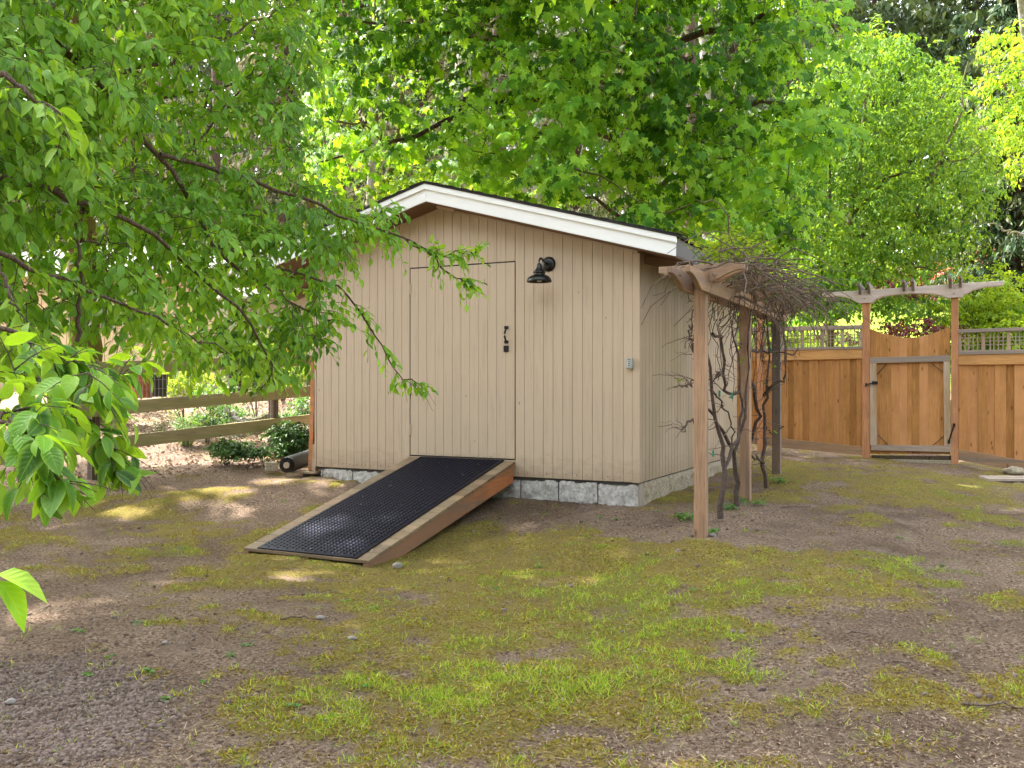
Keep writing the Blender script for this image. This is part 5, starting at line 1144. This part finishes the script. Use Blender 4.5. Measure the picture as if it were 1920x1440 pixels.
# local x: towards the shed is +, negative runs left and nearer
LF = float(np.linalg.norm(B3 - A3))
def railz(kind, s_):          # s_ metres from A3 towards the left
    za, zb_ = {'t': (1.46, 1.335), 'm': (1.055, .90), 'b': (.68, .525)}[kind]; return za + (zb_ - za) * s_ / LF
ends = [-.35, .55, 3.05, 5.4]
for kd in 'tmb':
    for i in range(3):
        s0, s1 = ends[i] + .003, ends[i + 1] - .003; jj = random.uniform(-.006, .006)
        a0, a1 = -s1, -s0
        MB().prism([(a0, railz(kd, s1) - .07 + jj), (a1, railz(kd, s0) - .07), (a1, railz(kd, s0) + .07), (a0, railz(kd, s1) + .07 + jj)], -.02, .02).build('rail', M['rail'], rf, bevel=.004)
MB().prism([(-5.4, railz('t', 5.4) + .071), (-3.06, railz('t', 3.06) + .071), (-3.06, railz('t', 3.06) + .092), (-5.4, railz('t', 5.4) + .092)], -.05, .06).build('cap_board', M['rail'], rf, bevel=.003)
for s_ in (.58, 3.05, 5.3):
    wp = A3 + dirf * s_; MB().box(-s_ - .045, -s_ + .045, .022, .112, float(gh(wp[0], wp[1])) - .3, railz('t', s_) + .05).build('post', M['rail_post'], rf, bevel=.003)
wm = MB(); nw = 54
for i in range(nw * 2):
    s_ = -.3 + i * .0508
    if s_ > 5.3: break
    wp = A3 + dirf * s_; z0 = float(gh(wp[0], wp[1])) + .02; wm.box(-s_ - .0009, -s_ + .0009, .0205, .0222, z0, railz('t', s_) - .02)
for k in range(12):
    zo = -.05 - k * .1016
    s0, s1 = -.3, 5.3; z0, z1 = railz('t', s0) + zo, railz('t', s1) + zo
    wm.prism([(-s1, z1 - .0012), (-s0, z0 - .0012), (-s0, z0 + .0012), (-s1, z1 + .0012)], .0224, .0240)
wm.build('wire_mesh', mat_plain('galvanised_wire', (.35, .36, .36), .4, .5, .7), rf, kind='stuff')

# ================================================================== NEIGHBOURING GARAGE
gb = P(260, 700, 20.5); gar = empty('garage', (gb[0], gb[1], .9), -.12, 'tan board sided garage with pale roof beyond the rail fence at left', 'garage')
gm = mat_siding('garage_siding', (0.56, 0.44, 0.28)); gm2 = mat_siding('garage_siding_grey', (0.40, 0.37, 0.29))
MB().box(-5.0, 1.9, .02, 5, -.3, 2.75).build('wall', gm, gar)
x = -5.0
while x < 1.88: MB().box(x + .006, x + .294, -.004, .02, -.2, 2.75).build('siding_board', gm, gar, bevel=.003); x += .3
MB().box(1.9, 4.9, -.25, 5, -.3, 2.2).build('annex_wall', gm2, gar)
x = 1.9
while x < 4.85: MB().box(x + .006, x + .294, -.27, -.251, -.2, 2.2).build('siding_board', gm2, gar, bevel=.003); x += .3
rm = mat_plain('pale_roof', (.07, .068, .065), .7, .3)
MB().prism([(-.35, 2.68), (5.4, 4.1), (5.4, 4.2), (-.35, 2.80)], -5.2, 2.0, axis='x').build('roof', rm, gar)
MB().prism([(-.65, 2.12), (5.4, 3.3), (5.4, 3.4), (-.65, 2.24)], 2.01, 5.1, axis='x').build('roof', rm, gar)
MB().box(-5.2, 2.0, -.39, -.352, 2.62, 2.82).build('gutter', M['white'], gar, bevel=.004)
MB().box(2.01, 5.1, -.69, -.652, 2.06, 2.26).build('gutter', M['white'], gar, bevel=.004)

# ================================================================== garden beyond the rail fence
def pot(px, pyb, d, r, h, mat, label, taper=.8):
    b = P(px, pyb, d); t = empty('plant_pot', tuple(b), 0, label, 'pot')
    MB().lathe([(0, 0), (r * taper, 0), (r, h * .9), (r * 1.08, h * .9), (r * 1.1, h), (r * .97, h), (r * .9, h * .8), (0, h * .8)], (0, 0, 0), 24).build('pot_body', mat, t, smooth=False)
    MB().lathe([(0, h * .86), (r * .9, h * .84)], (0, 0, 0), 18).build('potting_soil', M['rail_post'], t)
pot(266, 746, 13.5, .155, .36, mat_plain('terracotta', (.36, .115, .05), .75, .3), 'tall rust red pot beyond the rail fence', .95)
pot(297, 744, 13.2, .13, .32, M['black'], 'black plastic pot beside the rust red pot', .85)
pot(243, 742, 14, .12, .22, bpy.data.materials['terracotta'], 'smaller red pot half hidden left of the tall one')
b = P(45, 690, 14.5); t = empty('compost_bin', tuple(b - [0, 0, .25]), 0, 'dark green plastic bin standing before the garage at left', 'bin')
gmx = mat_plain('dark_green_plastic', (.012, .04, .03), .5, .4)
MB().lathe([(.30, 0), (.33, .45), (.35, .5), (.35, .54), (.32, .56), (.20, .62), (0, .66)], (0, 0, 0), 20).build('bin_body', gmx, t, smooth=True)
b = P(440, 735, 14.5); t = empty('tree_stump', tuple(b - [0, 0, .15]), 0, 'dark red brown stump in the garden behind the middle rail', 'stump')
MB().lathe([(.13, 0), (.105, .2), (.10, .75), (0, .76)], (0, 0, 0), 14).build('stump_body', M['bark_red'], t)
a_, b_ = P(533, 590, 16), P(548, 735, 15.8)
t = empty('garden_stake', tuple(b_ - [0, 0, .05]), 0, 'yellow stake leaning against the grey wall beyond the fence', 'stake'); MB().tube([np.zeros(3), a_ - b_], .018, 8).build('shaft', mat_plain('yellow_plastic', (.65, .38, .02), .5), t)
for (p0, p1, r, lab) in ((P(425, 765, 12.6), P(452, 792, 12.2), .028, 'slim split branch lying behind the lower rail'), (P(455, 795, 12.4), P(512, 776, 12.9), .055, 'mossy log lying by the fence post'), (P(460, 790, 13), P(530, 780, 13.4), .05, 'thin dark log behind the mossy log'), (P(565, 722, 15), P(600, 722, 15.2), .13, 'sawn log round beyond the fence beside the shed')):
    t = empty('log', tuple(p0), 0, lab, 'log'); q = wob(spline([np.zeros(3), (p1 - p0) * .5, p1 - p0], 8), .012, 3); MB().tube(q, [r * u_ for u_ in (1, 1.05, .95, 1, .9, 1, .95, .85)], 9).build('wood', M['bark_grey'], t, smooth=False)
def fern(px, py, d, h, label, mat='leaf_yellow', nf=26, T=T_lo, cat='fern', sz=.05):
    b = P(px, py, d); b[2] = float(gh(b[0], b[1])); t = empty('fern', tuple(b), 0, label, cat)
    Lv = Leaves(); tw = []; dr = norm(np.stack([rng.normal(0, .38, nf), rng.normal(0, .38, nf), np.ones(nf)], -1))
    sprays(Lv, np.repeat(b[None], nf, 0) + rng.normal(0, .04, (nf, 3)) * [1, 1, 0], dr, h * rng.uniform(.7, 1.1, nf), 26, sz, .25, .08, tw, .1, .004, outw=.25)
    Lv.build('fronds', T, M[mat], t); build_twigs(tw, 'stems', M['moss'], t, 3)
Tn = [leaf_lo(.22, .15, .0)]
fern(350, 805, 12.2, .62, 'upright sword fern behind the lower rail', 'leaf_weed', 34, Tn, sz=.075)
fern(300, 790, 12.8, .30, 'low dark fern left of the upright fern', 'leaf_dark', 16, Tn, sz=.06)
PLN = [(345, 715, 14.2, .5, .28, 90, 'leaf_yellow', 'pale sunlit grassy plant between the pots and stump'), (400, 745, 13.6, .35, .16, 50, 'leaf_weed', 'low green plant right of the pots'), (480, 700, 14.8, .45, .25, 90, 'leaf_small', 'yellow green leafy shrub right of the stump'), (560, 700, 14.5, .35, .25, 70, 'leaf_yellow', 'yellow green shrub beside the yellow stake'),
       (570, 775, 13, .28, .22, 60, 'leaf_weed', 'bright green shrub next to the shed corner beyond the fence'), (430, 775, 13, .22, .10, 30, 'leaf_weed', 'broad leaved green plant behind the lower rail'), (530, 655, 16.5, .7, .16, 60, 'leaf_small', 'pale leaved shrub along the foot of the grey wall'), (470, 650, 17, .6, .2, 60, 'leaf_small', 'green shrub before the garage wall'),
       (390, 790, 12.4, .18, .14, 30, 'leaf_weed', 'small green plant right of the upright fern'), (250, 700, 15, .5, .3, 50, 'leaf_small', 'green shrub behind the red pot'), (150, 735, 14, .8, .22, 90, 'leaf_small', 'green ground shrub behind the top rail at left')]
for px, py, d, rx, rzz, cnt, mt, lab in PLN: shrub('garden_shrub', px, py, d, rx, rzz, cnt, .055 if mt != 'leaf_yellow' else .06, T_lo, M[mt], lab)
shrub('ivy_clump', 545, 825, 11.6, .30, .20, 120, .055, T_lo, M['leaf_dark'], 'dark ivy mound under the lower rail beside the shed', 'ivy')
shrub('ivy_clump', 425, 838, 10.9, .22, .07, 50, .05, T_lo, M['leaf_dark'], 'low trailing ivy below the middle of the rail fence', 'ivy')
shrub('ivy_clump', 475, 848, 10.9, .25, .05, 40, .045, T_lo, M['leaf_dark'], 'thin trailing ivy between the two darker ivy clumps', 'ivy')

# ================================================================== GRAPEVINE on the pergola
vb = P(1352, 975, 7.75); vb[2] = float(gh(vb[0], vb[1])); vine = empty('grapevine', tuple(vb), 0, 'gnarled nearly bare grapevine climbing the pergola posts', 'vine'); vs_ = []
def V_(pts, r0, r1, mat='vine', n_=14, j=.012): limb(vine, [P(*p) for p in pts], r0, r1, M[mat], 'stem', n_, 7, j, vs_)
V_([(1350, 972, 7.8), (1351, 935, 7.8), (1357, 890, 7.85), (1360, 855, 7.9), (1352, 820, 7.9), (1340, 780, 7.8), (1333, 700, 7.7), (1320, 620, 7.5), (1330, 560, 7.4)], .028, .008)
V_([(1357, 900, 7.85), (1365, 860, 8.0), (1380, 830, 8.2), (1388, 800, 8.3), (1392, 760, 8.4), (1388, 730, 8.4), (1382, 660, 8.4), (1375, 600, 8.3)], .018, .007)
V_([(1382, 950, 8.3), (1384, 905, 8.3), (1376, 870, 8.25), (1375, 850, 8.2), (1360, 820, 8.1), (1345, 790, 7.9), (1328, 770, 7.8), (1310, 740, 7.7)], .025, .010)
V_([(1375, 850, 8.2), (1390, 800, 8.3), (1398, 770, 8.3), (1402, 730, 8.4), (1400, 640, 8.4), (1410, 580, 8.5)], .016, .006)
V_([(1436, 915, 9.3), (1434, 880, 9.3), (1428, 865, 9.3), (1430, 830, 9.3), (1436, 790, 9.3), (1432, 760, 9.3), (1438, 735, 9.2), (1434, 700, 9.2), (1440, 640, 9.3), (1436, 590, 9.3)], .022, .008)
V_([(1430, 868, 9.3), (1420, 860, 9.1), (1410, 857, 9.0)], .014, .006)
V_([(1432, 742, 9.3), (1448, 725, 9.2), (1462, 715, 9.2), (1472, 705, 9.2), (1473, 640, 9.2), (1470, 600, 9.3)], .018, .006)
V_([(1405, 700, 8.9), (1415, 740, 9.0), (1422, 765, 9.1), (1418, 800, 9.2), (1405, 830, 9.3)], .022, .014)
V_([(1335, 730, 7.8), (1352, 760, 7.9), (1368, 790, 8.0), (1378, 830, 8.1)], .009, .006)
V_([(1310, 790, 7.6), (1295, 790, 7.5), (1283, 800, 7.4), (1288, 808, 7.4)], .012, .006)
V_([(1305, 715, 7.6), (1288, 722, 7.5), (1280, 728, 7.5)], .007, .004)
V_([(1300, 660, 7.6), (1294, 630, 7.6), (1290, 605, 7.6)], .012, .005)
V_([(1335, 625, 7.6), (1352, 635, 7.9), (1358, 680, 8.0), (1362, 730, 8.1), (1372, 738, 8.2), (1388, 737, 8.3)], .012, .014)
V_([(1340, 720, 7.8), (1346, 700, 7.8), (1352, 705, 7.85), (1356, 690, 7.9)], .006, .003)
V_([(1395, 658, 8.6), (1420, 657, 8.9), (1445, 660, 9.2), (1480, 662, 9.3), (1496, 655, 9.3)], .016, .005)
V_([(1470, 800, 9.4), (1450, 812, 9.4), (1440, 806, 9.35), (1434, 800, 9.3)], .006, .008)
for q in range(10):
    x = 1300 + q * 19; V_([(x, rng.uniform(575, 600), 7.4 + q * .25), (x + rng.uniform(-15, 15), rng.uniform(620, 640), 7.5 + q * .25), (x + rng.uniform(-20, 20), rng.uniform(650, 720), 7.6 + q * .25)], .005, .003, 'vine', 10, .02)
_vp = np.concatenate(vs_); _i = rng.integers(0, len(_vp), 150); m7 = np.linspace(0, 1, 7); _d = rdir(150, .5, .1); _L = rng.uniform(.06, .30, 150)
_C = _vp[_i][:, None] + _d[:, None] * (_L[:, None] * m7)[..., None] + np.cumsum(rng.normal(0, .012, (150, 7, 3)), 1) * np.minimum(1, _L / .15)[:, None, None]
build_twigs([(_C, (.0042 * (1 - .6 * m7))[None] * rng.uniform(.5, 1.4, (150, 1)))], 'side_twigs', M['vine_pale'], vine, 5)
tw = []; Lv = Leaves(); NV = 330
def onp(s, h, xo): 
    x, y = s[:, 0], s[:, 1]
    wx = pg[0][0] + (pg[2][0] - pg[0][0]) * x / Lp * 1.0 + xo * ux; wy = pg[0][1] + (pg[2][1] - pg[0][1]) * x / Lp + xo * uy; return np.stack([wx, wy, h], -1)
sv = rng.uniform(-.15, Lp + .3, NV); xo = rng.uniform(-.1, .42, NV); seeds = onp(np.stack([sv, sv], -1), BZ + .17 + rng.normal(.04, .05, NV), xo)
dr = rdir(NV, .35, .02)
m_ = 7; tt = np.linspace(0, 1, m_); Lg = rng.uniform(.25, .7, NV)
C = seeds[:, None] + dr[:, None] * (Lg[:, None] * tt)[..., None]; C[:, :, 2] += (.10 * Lg[:, None] * np.sin(tt * 3.1)); C[:, :, 2] -= (.25 * Lg[:, None] * tt ** 2); C += np.cumsum(rng.normal(0, .028, C.shape), 1)
build_twigs([(C, (.0064 * (1 - .55 * tt))[None] * rng.uniform(.6, 1.5, (NV, 1)))], 'canes', M['vine_pale'], vine, 5)
NV2 = 42; sv = rng.uniform(0, Lp, NV2); s2 = onp(np.stack([sv, sv], -1), BZ + .1 + rng.normal(0, .04, NV2), rng.uniform(-.1, .3, NV2)); Lg = rng.uniform(.2, .9, NV2)
C = s2[:, None] + np.array([0, 0, -1.]) * (Lg[:, None] * tt)[..., None] + np.cumsum(rng.normal(0, .028, (NV2, m_, 3)), 1)
build_twigs([(C, (.005 * (1 - .6 * tt))[None] * rng.uniform(.6, 1.3, (NV2, 1)))], 'canes', M['vine'], vine, 5)
# new leaves: a fresh fringe above the rafters
nl_ = 120; sv = np.clip(rng.exponential(.9, nl_), 0, Lp); s3 = onp(np.stack([sv, sv], -1), BZ + .27 + rng.normal(.04, .06, nl_), rng.uniform(-.05, .35, nl_))
sprays(Lv, s3, norm(rdir(nl_, .3, .7)), rng.uniform(.1, .34, nl_), 5, .055, .1, .5, tw, .1, .003)
nl_ = 90; sv = rng.uniform(.5, Lp + .2, nl_); s3 = onp(np.stack([sv, sv], -1), BZ + .18 + rng.normal(.04, .05, nl_), rng.uniform(.0, .4, nl_)); sprays(Lv, s3, rdir(nl_, .3, .3), .14, 4, .034, .1, .5, tw, .2, .002)
for pts in ([(1372, 530, 7.4), (1378, 480, 7.35), (1370, 450, 7.3), (1372, 440, 7.3)], [(1430, 520, 8.2), (1436, 480, 8.15), (1430, 450, 8.1), (1434, 440, 8.1)], [(1345, 540, 7.3), (1348, 500, 7.25), (1352, 455, 7.2), (1350, 440, 7.2)]):
    p = limb(vine, [P(*q) for q in pts], .004, .002, M['vine_pale'], 'shoot', 8, 5, .003); sprays(Lv, p[2:], rdir(len(p) - 2, .3, .2), .09, 3, .06, .1, .4, tw, .3, .002)
p6 = [P(1285, 715, 7.5), P(1434, 700, 9.2), P(1436, 720, 9.2), P(1452, 812, 9.3), P(1395, 675, 8.4), P(1448, 690, 9.2), P(1420, 640, 9)]
sprays(Lv, np.array(p6), rdir(len(p6), .3, .5), .07, 4, .04, .1, .4, tw, .2, .002)
Lv.build('new_leaves', T_maple, M['leaf_yellow'], vine); build_twigs(tw, 'tendrils', M['vine_pale'], vine, 3)
for px, py, d in ((1349, 738, 7.75), (1372, 742, 8.1), (1337, 850, 7.8), (1444, 656, 9.15)):
    p0 = P(px, py, d) - vb; MB().box(p0[0] - .006, p0[0] + .006, p0[1] - .02, p0[1] + .02, p0[2] - .026, p0[2] + .026).build('tie', bpy.data.materials.get('green_tie') or mat_plain('green_tie', (.01, .20, .12), .5), vine, bevel=.004)

# ================================================================== ground cover (stuff)
def scr(Nn, x0=-60, x1=1980, y0=745, y1=1500, pw=1.0):
    px = rng.uniform(x0, x1, Nn); py = y0 + (y1 - y0) * rng.random(Nn) ** pw; x, y = ground_at(px, py); return px, py, x, y
def inside_bld(x, y):
    dx, dy = x - CX, y - CY; lx, ly = dx * ux + dy * uy, dx * vx + dy * vy
    shedm = (lx > -WL - .02) & (lx < .02) & (ly > -.005) & (ly < WD); rampm = (lx > DX0 - .01) & (lx < DX1 + .01) & (ly > -RL - .01) & (ly < 0)
    dx, dy = x - FX, y - FY; ly2 = dx * vx + dy * vy
    return shedm | rampm | (ly2 > -.06) & (x > 1.5)
def on_ground(Nn, keepf, **k):
    px, py, x, y = scr(Nn, **k); m = ~inside_bld(x, y) & keepf(px, py, x, y) & (y < 22); return px[m], py[m], x[m], y[m]
# grass blades in clumps
Lv = Leaves()
px, py, x, y = on_ground(44000, lambda a, b_, x, y: (rng.random(a.shape) < np.clip(samp(grassm, x, y) * .75 + samp(mossm, x, y) * .17 + .008, 0, 1) * .42 * (.25 + 1.5 * sstep(.42, .62, fbm(x * 7, y * 7, 77, 3)))), y0=830)
print('clumps', len(x)); nb3 = 9
bx = x[:, None] + rng.normal(0, .022, (len(x), nb3)); by = y[:, None] + rng.normal(0, .03, (len(x), nb3)); bz = gz(bx.ravel(), by.ravel()).reshape(bx.shape) - .003
f = np.stack([rng.normal(0, .85, bx.shape), rng.normal(0, .85, bx.shape), np.ones(bx.shape)], -1); nr = rng.normal(0, 1, f.shape); nr[..., 2] = .2
Lv.add(np.stack([bx, by, bz], -1), f, nr, rng.uniform(.012, .045, bx.shape)); T_grass = [(np.array([(-.045, 0, 0), (.045, 0, 0), (.035, .55, -.03), (-.035, .55, -.03), (0, 1, -.22)]), np.array([(0, 1, 2), (0, 2, 3), (3, 2, 4)]), np.zeros(5))]
Lv.cat(); Lv.build('grass', T_grass, M['grass'], None, label='short thin grass growing in patches across the mossy yard')
# moss
Lv = Leaves(); px, py, x, y = on_ground(60000, lambda a, b_, x, y: rng.random(a.shape) < samp(mossm, x, y) * .6, y0=835)
nb3 = 3; bx = x[:, None] + rng.normal(0, .008, (len(x), nb3)); by = y[:, None] + rng.normal(0, .008, (len(x), nb3)); bz = gz(bx.ravel(), by.ravel()).reshape(bx.shape) - .002
f = np.stack([rng.normal(0, .9, bx.shape), rng.normal(0, .9, bx.shape), np.ones(bx.shape) * .8], -1); nr = rng.normal(0, .6, f.shape); nr[..., 2] += 1
Lv.add(np.stack([bx, by, bz], -1), f, nr, rng.uniform(.008, .02, bx.shape)); print('moss', len(x))
Lv.cat(); Lv.build('moss', [leaf_lo(.55, .3, .2)], M['moss'], None, label='yellow green moss cushions spreading over the bare soil')
# litter
Lv = Leaves(); px, py, x, y = on_ground(60000, lambda a, b_, x, y: rng.random(a.shape) < 1 - samp(mossm, x, y) * .5, y0=740)
f = rng.normal(0, 1, (len(x), 3)); f[:, 2] *= .25; nr = np.array([0, 0, 1.]) + rng.normal(0, .5, f.shape)
Lv.add(np.stack([x, y, gz(x, y) + .003], -1), f, nr, (.004 + .019 * rng.random(len(x)) ** 1.8) * (1 + .6 * (y > 11)))
Lv.cat(); Lv.build('litter', [leaf_lo(.6, .2, .25), leaf_lo(.3, .1, .1)], M['debris'], None, label='bark chips and dead leaf bits strewn over the soil')
Lv = Leaves(); px, py, x, y = on_ground(15000, lambda a, b_, x, y: np.ones(a.shape, bool), y0=800)
f = rng.normal(0, 1, (len(x), 3)); f[:, 2] *= .12; nr = np.array([0, 0, 1.]) + rng.normal(0, .3, f.shape)
Lv.add(np.stack([x, y, gz(x, y) + .004], -1), f, nr, rng.uniform(.015, .06, len(x)))
Lv.cat(); Lv.build('straw', [leaf_lo(.045, .1, .02), leaf_lo(.06, -.1, .02)], M['straw'], None, label='dry straws and thin twigs lying over the yard')
Lv = Leaves(); f = rng.normal(0, 1, (len(MATLITTER), 3)); f[:, 2] *= .15; Lv.add(MATLITTER, f, np.array([0, 0, 1.]) + rng.normal(0, .3, f.shape), .006 + .02 * rng.random(len(f)) ** 3)
Lv.cat(); Lv.build('mat_litter', [leaf_lo(.6, .2, .25), leaf_lo(.3, .1, .1)], M['debris'], None, label='bits of dry leaf and dust scattered over the black rubber mat')
# bright fallen leaves behind the rail fence
Lv = Leaves(); px, py, x, y = on_ground(16000, lambda a, b_, x, y: samp(leafy_mask, x, y) > .3, x0=-40, x1=620, y0=724, y1=860) if False else (None, None, None, None)
pxs = rng.uniform(-8, -1.2, 9000); pys = rng.uniform(9.2, 17, 9000); m = (samp(leafy_ := sstep(.2, .6, sstep(10.0, 11.5, Y + np.clip(-X - 3, -2, 4) * .8) * (1 - sstep(-1.5, .5, X))), pxs, pys) > .3) & ~inside_bld(pxs, pys); x, y = pxs[m], pys[m]
f = rng.normal(0, 1, (len(x), 3)); f[:, 2] *= .3; nr = np.array([0, 0, 1.]) + rng.normal(0, .6, f.shape)
Lv.add(np.stack([x, y, gz(x, y) + .006], -1), f, nr, rng.uniform(.03, .07, len(x)))
Lv.cat(); Lv.build('fallen_leaves', [leaf_lo(.6, .2, .25), leaf_lo(.45, -.2, .3)], M['debris'], None, label='pinkish brown fallen leaves carpeting the bank beyond the rail fence')
# clods of soil
def clods(Nn, kf, s0, s1, name, mat, label, **k):
    px, py, x, y = on_ground(Nn, kf, **k); Vt = np.array([(0, 0, 1), (.9, 0, .4), (.28, .85, .45), (-.72, .53, .45), (-.72, -.53, .45), (.28, -.85, .45), (.72, .53, -.45), (-.28, .85, -.45), (-.9, 0, -.45), (-.28, -.85, -.45), (.72, -.53, -.45)])
    Ft = np.array([(0, 1, 2), (0, 2, 3), (0, 3, 4), (0, 4, 5), (0, 5, 1), (1, 6, 2), (2, 6, 7), (2, 7, 3), (3, 7, 8), (3, 8, 4), (4, 8, 9), (4, 9, 5), (5, 9, 10), (5, 10, 1), (1, 10, 6)])
    n_ = len(x); s_ = s0 + (s1 - s0) * rng.random(n_) ** 3; V = Vt[None] * s_[:, None, None] * rng.uniform(.7, 1.3, (n_, 11, 1)) * np.array([1, 1, .75]); a = rng.uniform(0, 6.28, n_)
    Vx = V[..., 0] * np.cos(a)[:, None] - V[..., 1] * np.sin(a)[:, None]; Vy = V[..., 0] * np.sin(a)[:, None] + V[..., 1] * np.cos(a)[:, None]
    V = np.stack([Vx + x[:, None], Vy + y[:, None], V[..., 2] + (gz(x, y) + s_ * .25)[:, None]], -1); print(name, n_)
    big(name, V.reshape(-1, 3), (Ft[None] + (np.arange(n_) * 11)[:, None, None]).reshape(-1, 3), mat, fattr={'rnd': np.repeat(rng.random(n_), 15)}, kind='stuff', smooth=False, label=label)
clods(42000, lambda a, b_, x, y: rng.random(a.shape) < samp(clodm, x, y) ** 1.5 + .02, .003, .0135, 'soil_clods', M['clod'], 'crumbly grey brown clods of turned soil in the lower left corner', x0=-80, x1=520, y0=1130)
clods(9000, lambda a, b_, x, y: rng.random(a.shape) < blobs(a, b_, [(1080, 958, 170, 26, .9), (1260, 985, 120, 30, .7), (1000, 960, 60, 30, .8), (1500, 1040, 300, 100, .10), (500, 1100, 400, 160, .06), (1700, 1200, 300, 120, .12)]), .004, .02, 'pebbles', M['clod'], 'small stones and crumbs of soil along the foot of the shed', y0=890)
# small weeds
Lv = Leaves(); wp_ = [(1020, 962), (1140, 945), (1152, 975), (1235, 960), (205, 1230), (280, 1265), (385, 1280), (430, 1225), (310, 1315), (165, 1270), (145, 1180), (1125, 970), (465, 1205), (1300, 1110), (1000, 1110), (930, 1110), (1770, 1060), (1590, 1075), (700, 1145), (650, 1130), (345, 1030), (600, 960), (535, 940), (950, 1165), (1010, 1065), (690, 1290), (260, 1170), (150, 1185), (1690, 1010), (545, 1330), (1100, 1010)]
wx, wy = ground_at([a for a, b_ in wp_], [b_ for a, b_ in wp_]); nn = 9
c_ = np.stack([np.repeat(wx, nn), np.repeat(wy, nn), gz(np.repeat(wx, nn), np.repeat(wy, nn)) + .006], -1) + rng.normal(0, .012, (len(wx) * nn, 3)) * [1, 1, 0]
f = rdir(len(c_), .2, .5); Lv.add(c_, f, np.array([0, 0, 1.]) + rng.normal(0, .3, f.shape), rng.uniform(.015, .035, len(c_)))
Lv.cat(); Lv.build('weeds', [leaf_lo(.6, .3, .1)], M['leaf_weed'], None, label='tiny green weed rosettes dotted over the yard')
for px, py, d, r, cnt, lab in ((1286, 966, 7.6, .10, 26, 'leafy green weed left of the nearest pergola post'), (1366, 945, 8.3, .07, 18, 'green weed at the foot of the vine trunk'), (1390, 935, 8.6, .06, 14, 'green weed between vine and middle pergola post'), (1424, 938, 8.9, .05, 12, 'small green weed right of the middle pergola post'), (1462, 900, 9.9, .08, 20, 'flat green weed beside the farthest pergola post'), (1336, 992, 7.4, .05, 12, 'bluish green weed right of the nearest pergola post')):
    x_, y_ = ground_at(px, py + 8); x_, y_ = float(x_), float(y_); g_ = float(gz(np.array(x_), np.array(y_))); t = empty('weed', (x_, y_, g_), 0, lab, 'weed'); Lv = Leaves()
    c_ = np.array([x_, y_, g_ + .02]) + rng.normal(0, 1, (cnt, 3)) * [r * .5, r * .5, .008]; sprays(Lv, c_, rdir(cnt, .3, .6), .05, 4, .035, .2, .5, None, .1); Lv.build('leaves', [leaf_lo(.75, .3, .1)], M['leaf_weed'], t)
for k, (px, py, s_, lab) in enumerate(((1337, 1004, .024, 'pale round stone right at the foot of the nearest pergola post'), (1325, 1000, .014, 'small white stone between pale round stone and the pergola post'), (745, 1066, .035, 'violet grey stone in front of the ramp corner'), (309, 1203, .014, 'small white pebble on the bare soil at left'), (20, 1318, .02, 'pale stone among the clods at the lower left'), (600, 1158, .022, 'flat pale stone in the soil below the ramp'), (660, 1020 + 180, .02, 'small grey stone in the moss below the ramp'))):
    x_, y_ = ground_at(px, py); x_, y_ = float(x_), float(y_); rock('stone', (x_, y_, float(gz(np.array(x_), np.array(y_))) + s_ * .35), (s_ * 1.1, s_, s_ * .7), lab, M['stone'], 'stone', k + 10)
for k, (px, py, a, L_, lab) in enumerate(((1492, 950, .2, .30, 'bare grey twig on the ground right of the pergola'), (1420, 1040, 1.0, .16, 'short curved twig on the soil below the pergola'), (1620, 1195, -.6, .16, 'thin twig on the brown soil at right'), (1700, 1250, -.9, .14, 'short brown twig near the pale straw patch'), (1880, 1330, -.3, .3, 'pale dry stalk at the lower right'), (560, 1165, .1, .2, 'thin twig on the moss below the ramp'))):
    x_, y_ = ground_at(px, py); x_, y_ = float(x_), float(y_); z_ = float(gz(np.array(x_), np.array(y_))) + .012; t = empty('twig', (x_, y_, z_), a, lab, 'twig'); q = wob(spline([np.array([-L_ / 2, 0, 0]), np.array([0, .01, .012]), np.array([L_ / 2, 0, 0])], 7), .005, k); MB().tube(q, [.006, .006, .005, .005, .004, .003, .002], 6).build('wood', M['vine_pale'], t, smooth=True)
print('tris', sum(len(o.data.loops) - 2 * len(o.data.polygons) for o in bpy.data.objects if o.type == 'MESH'), 'objects', len(bpy.data.objects))
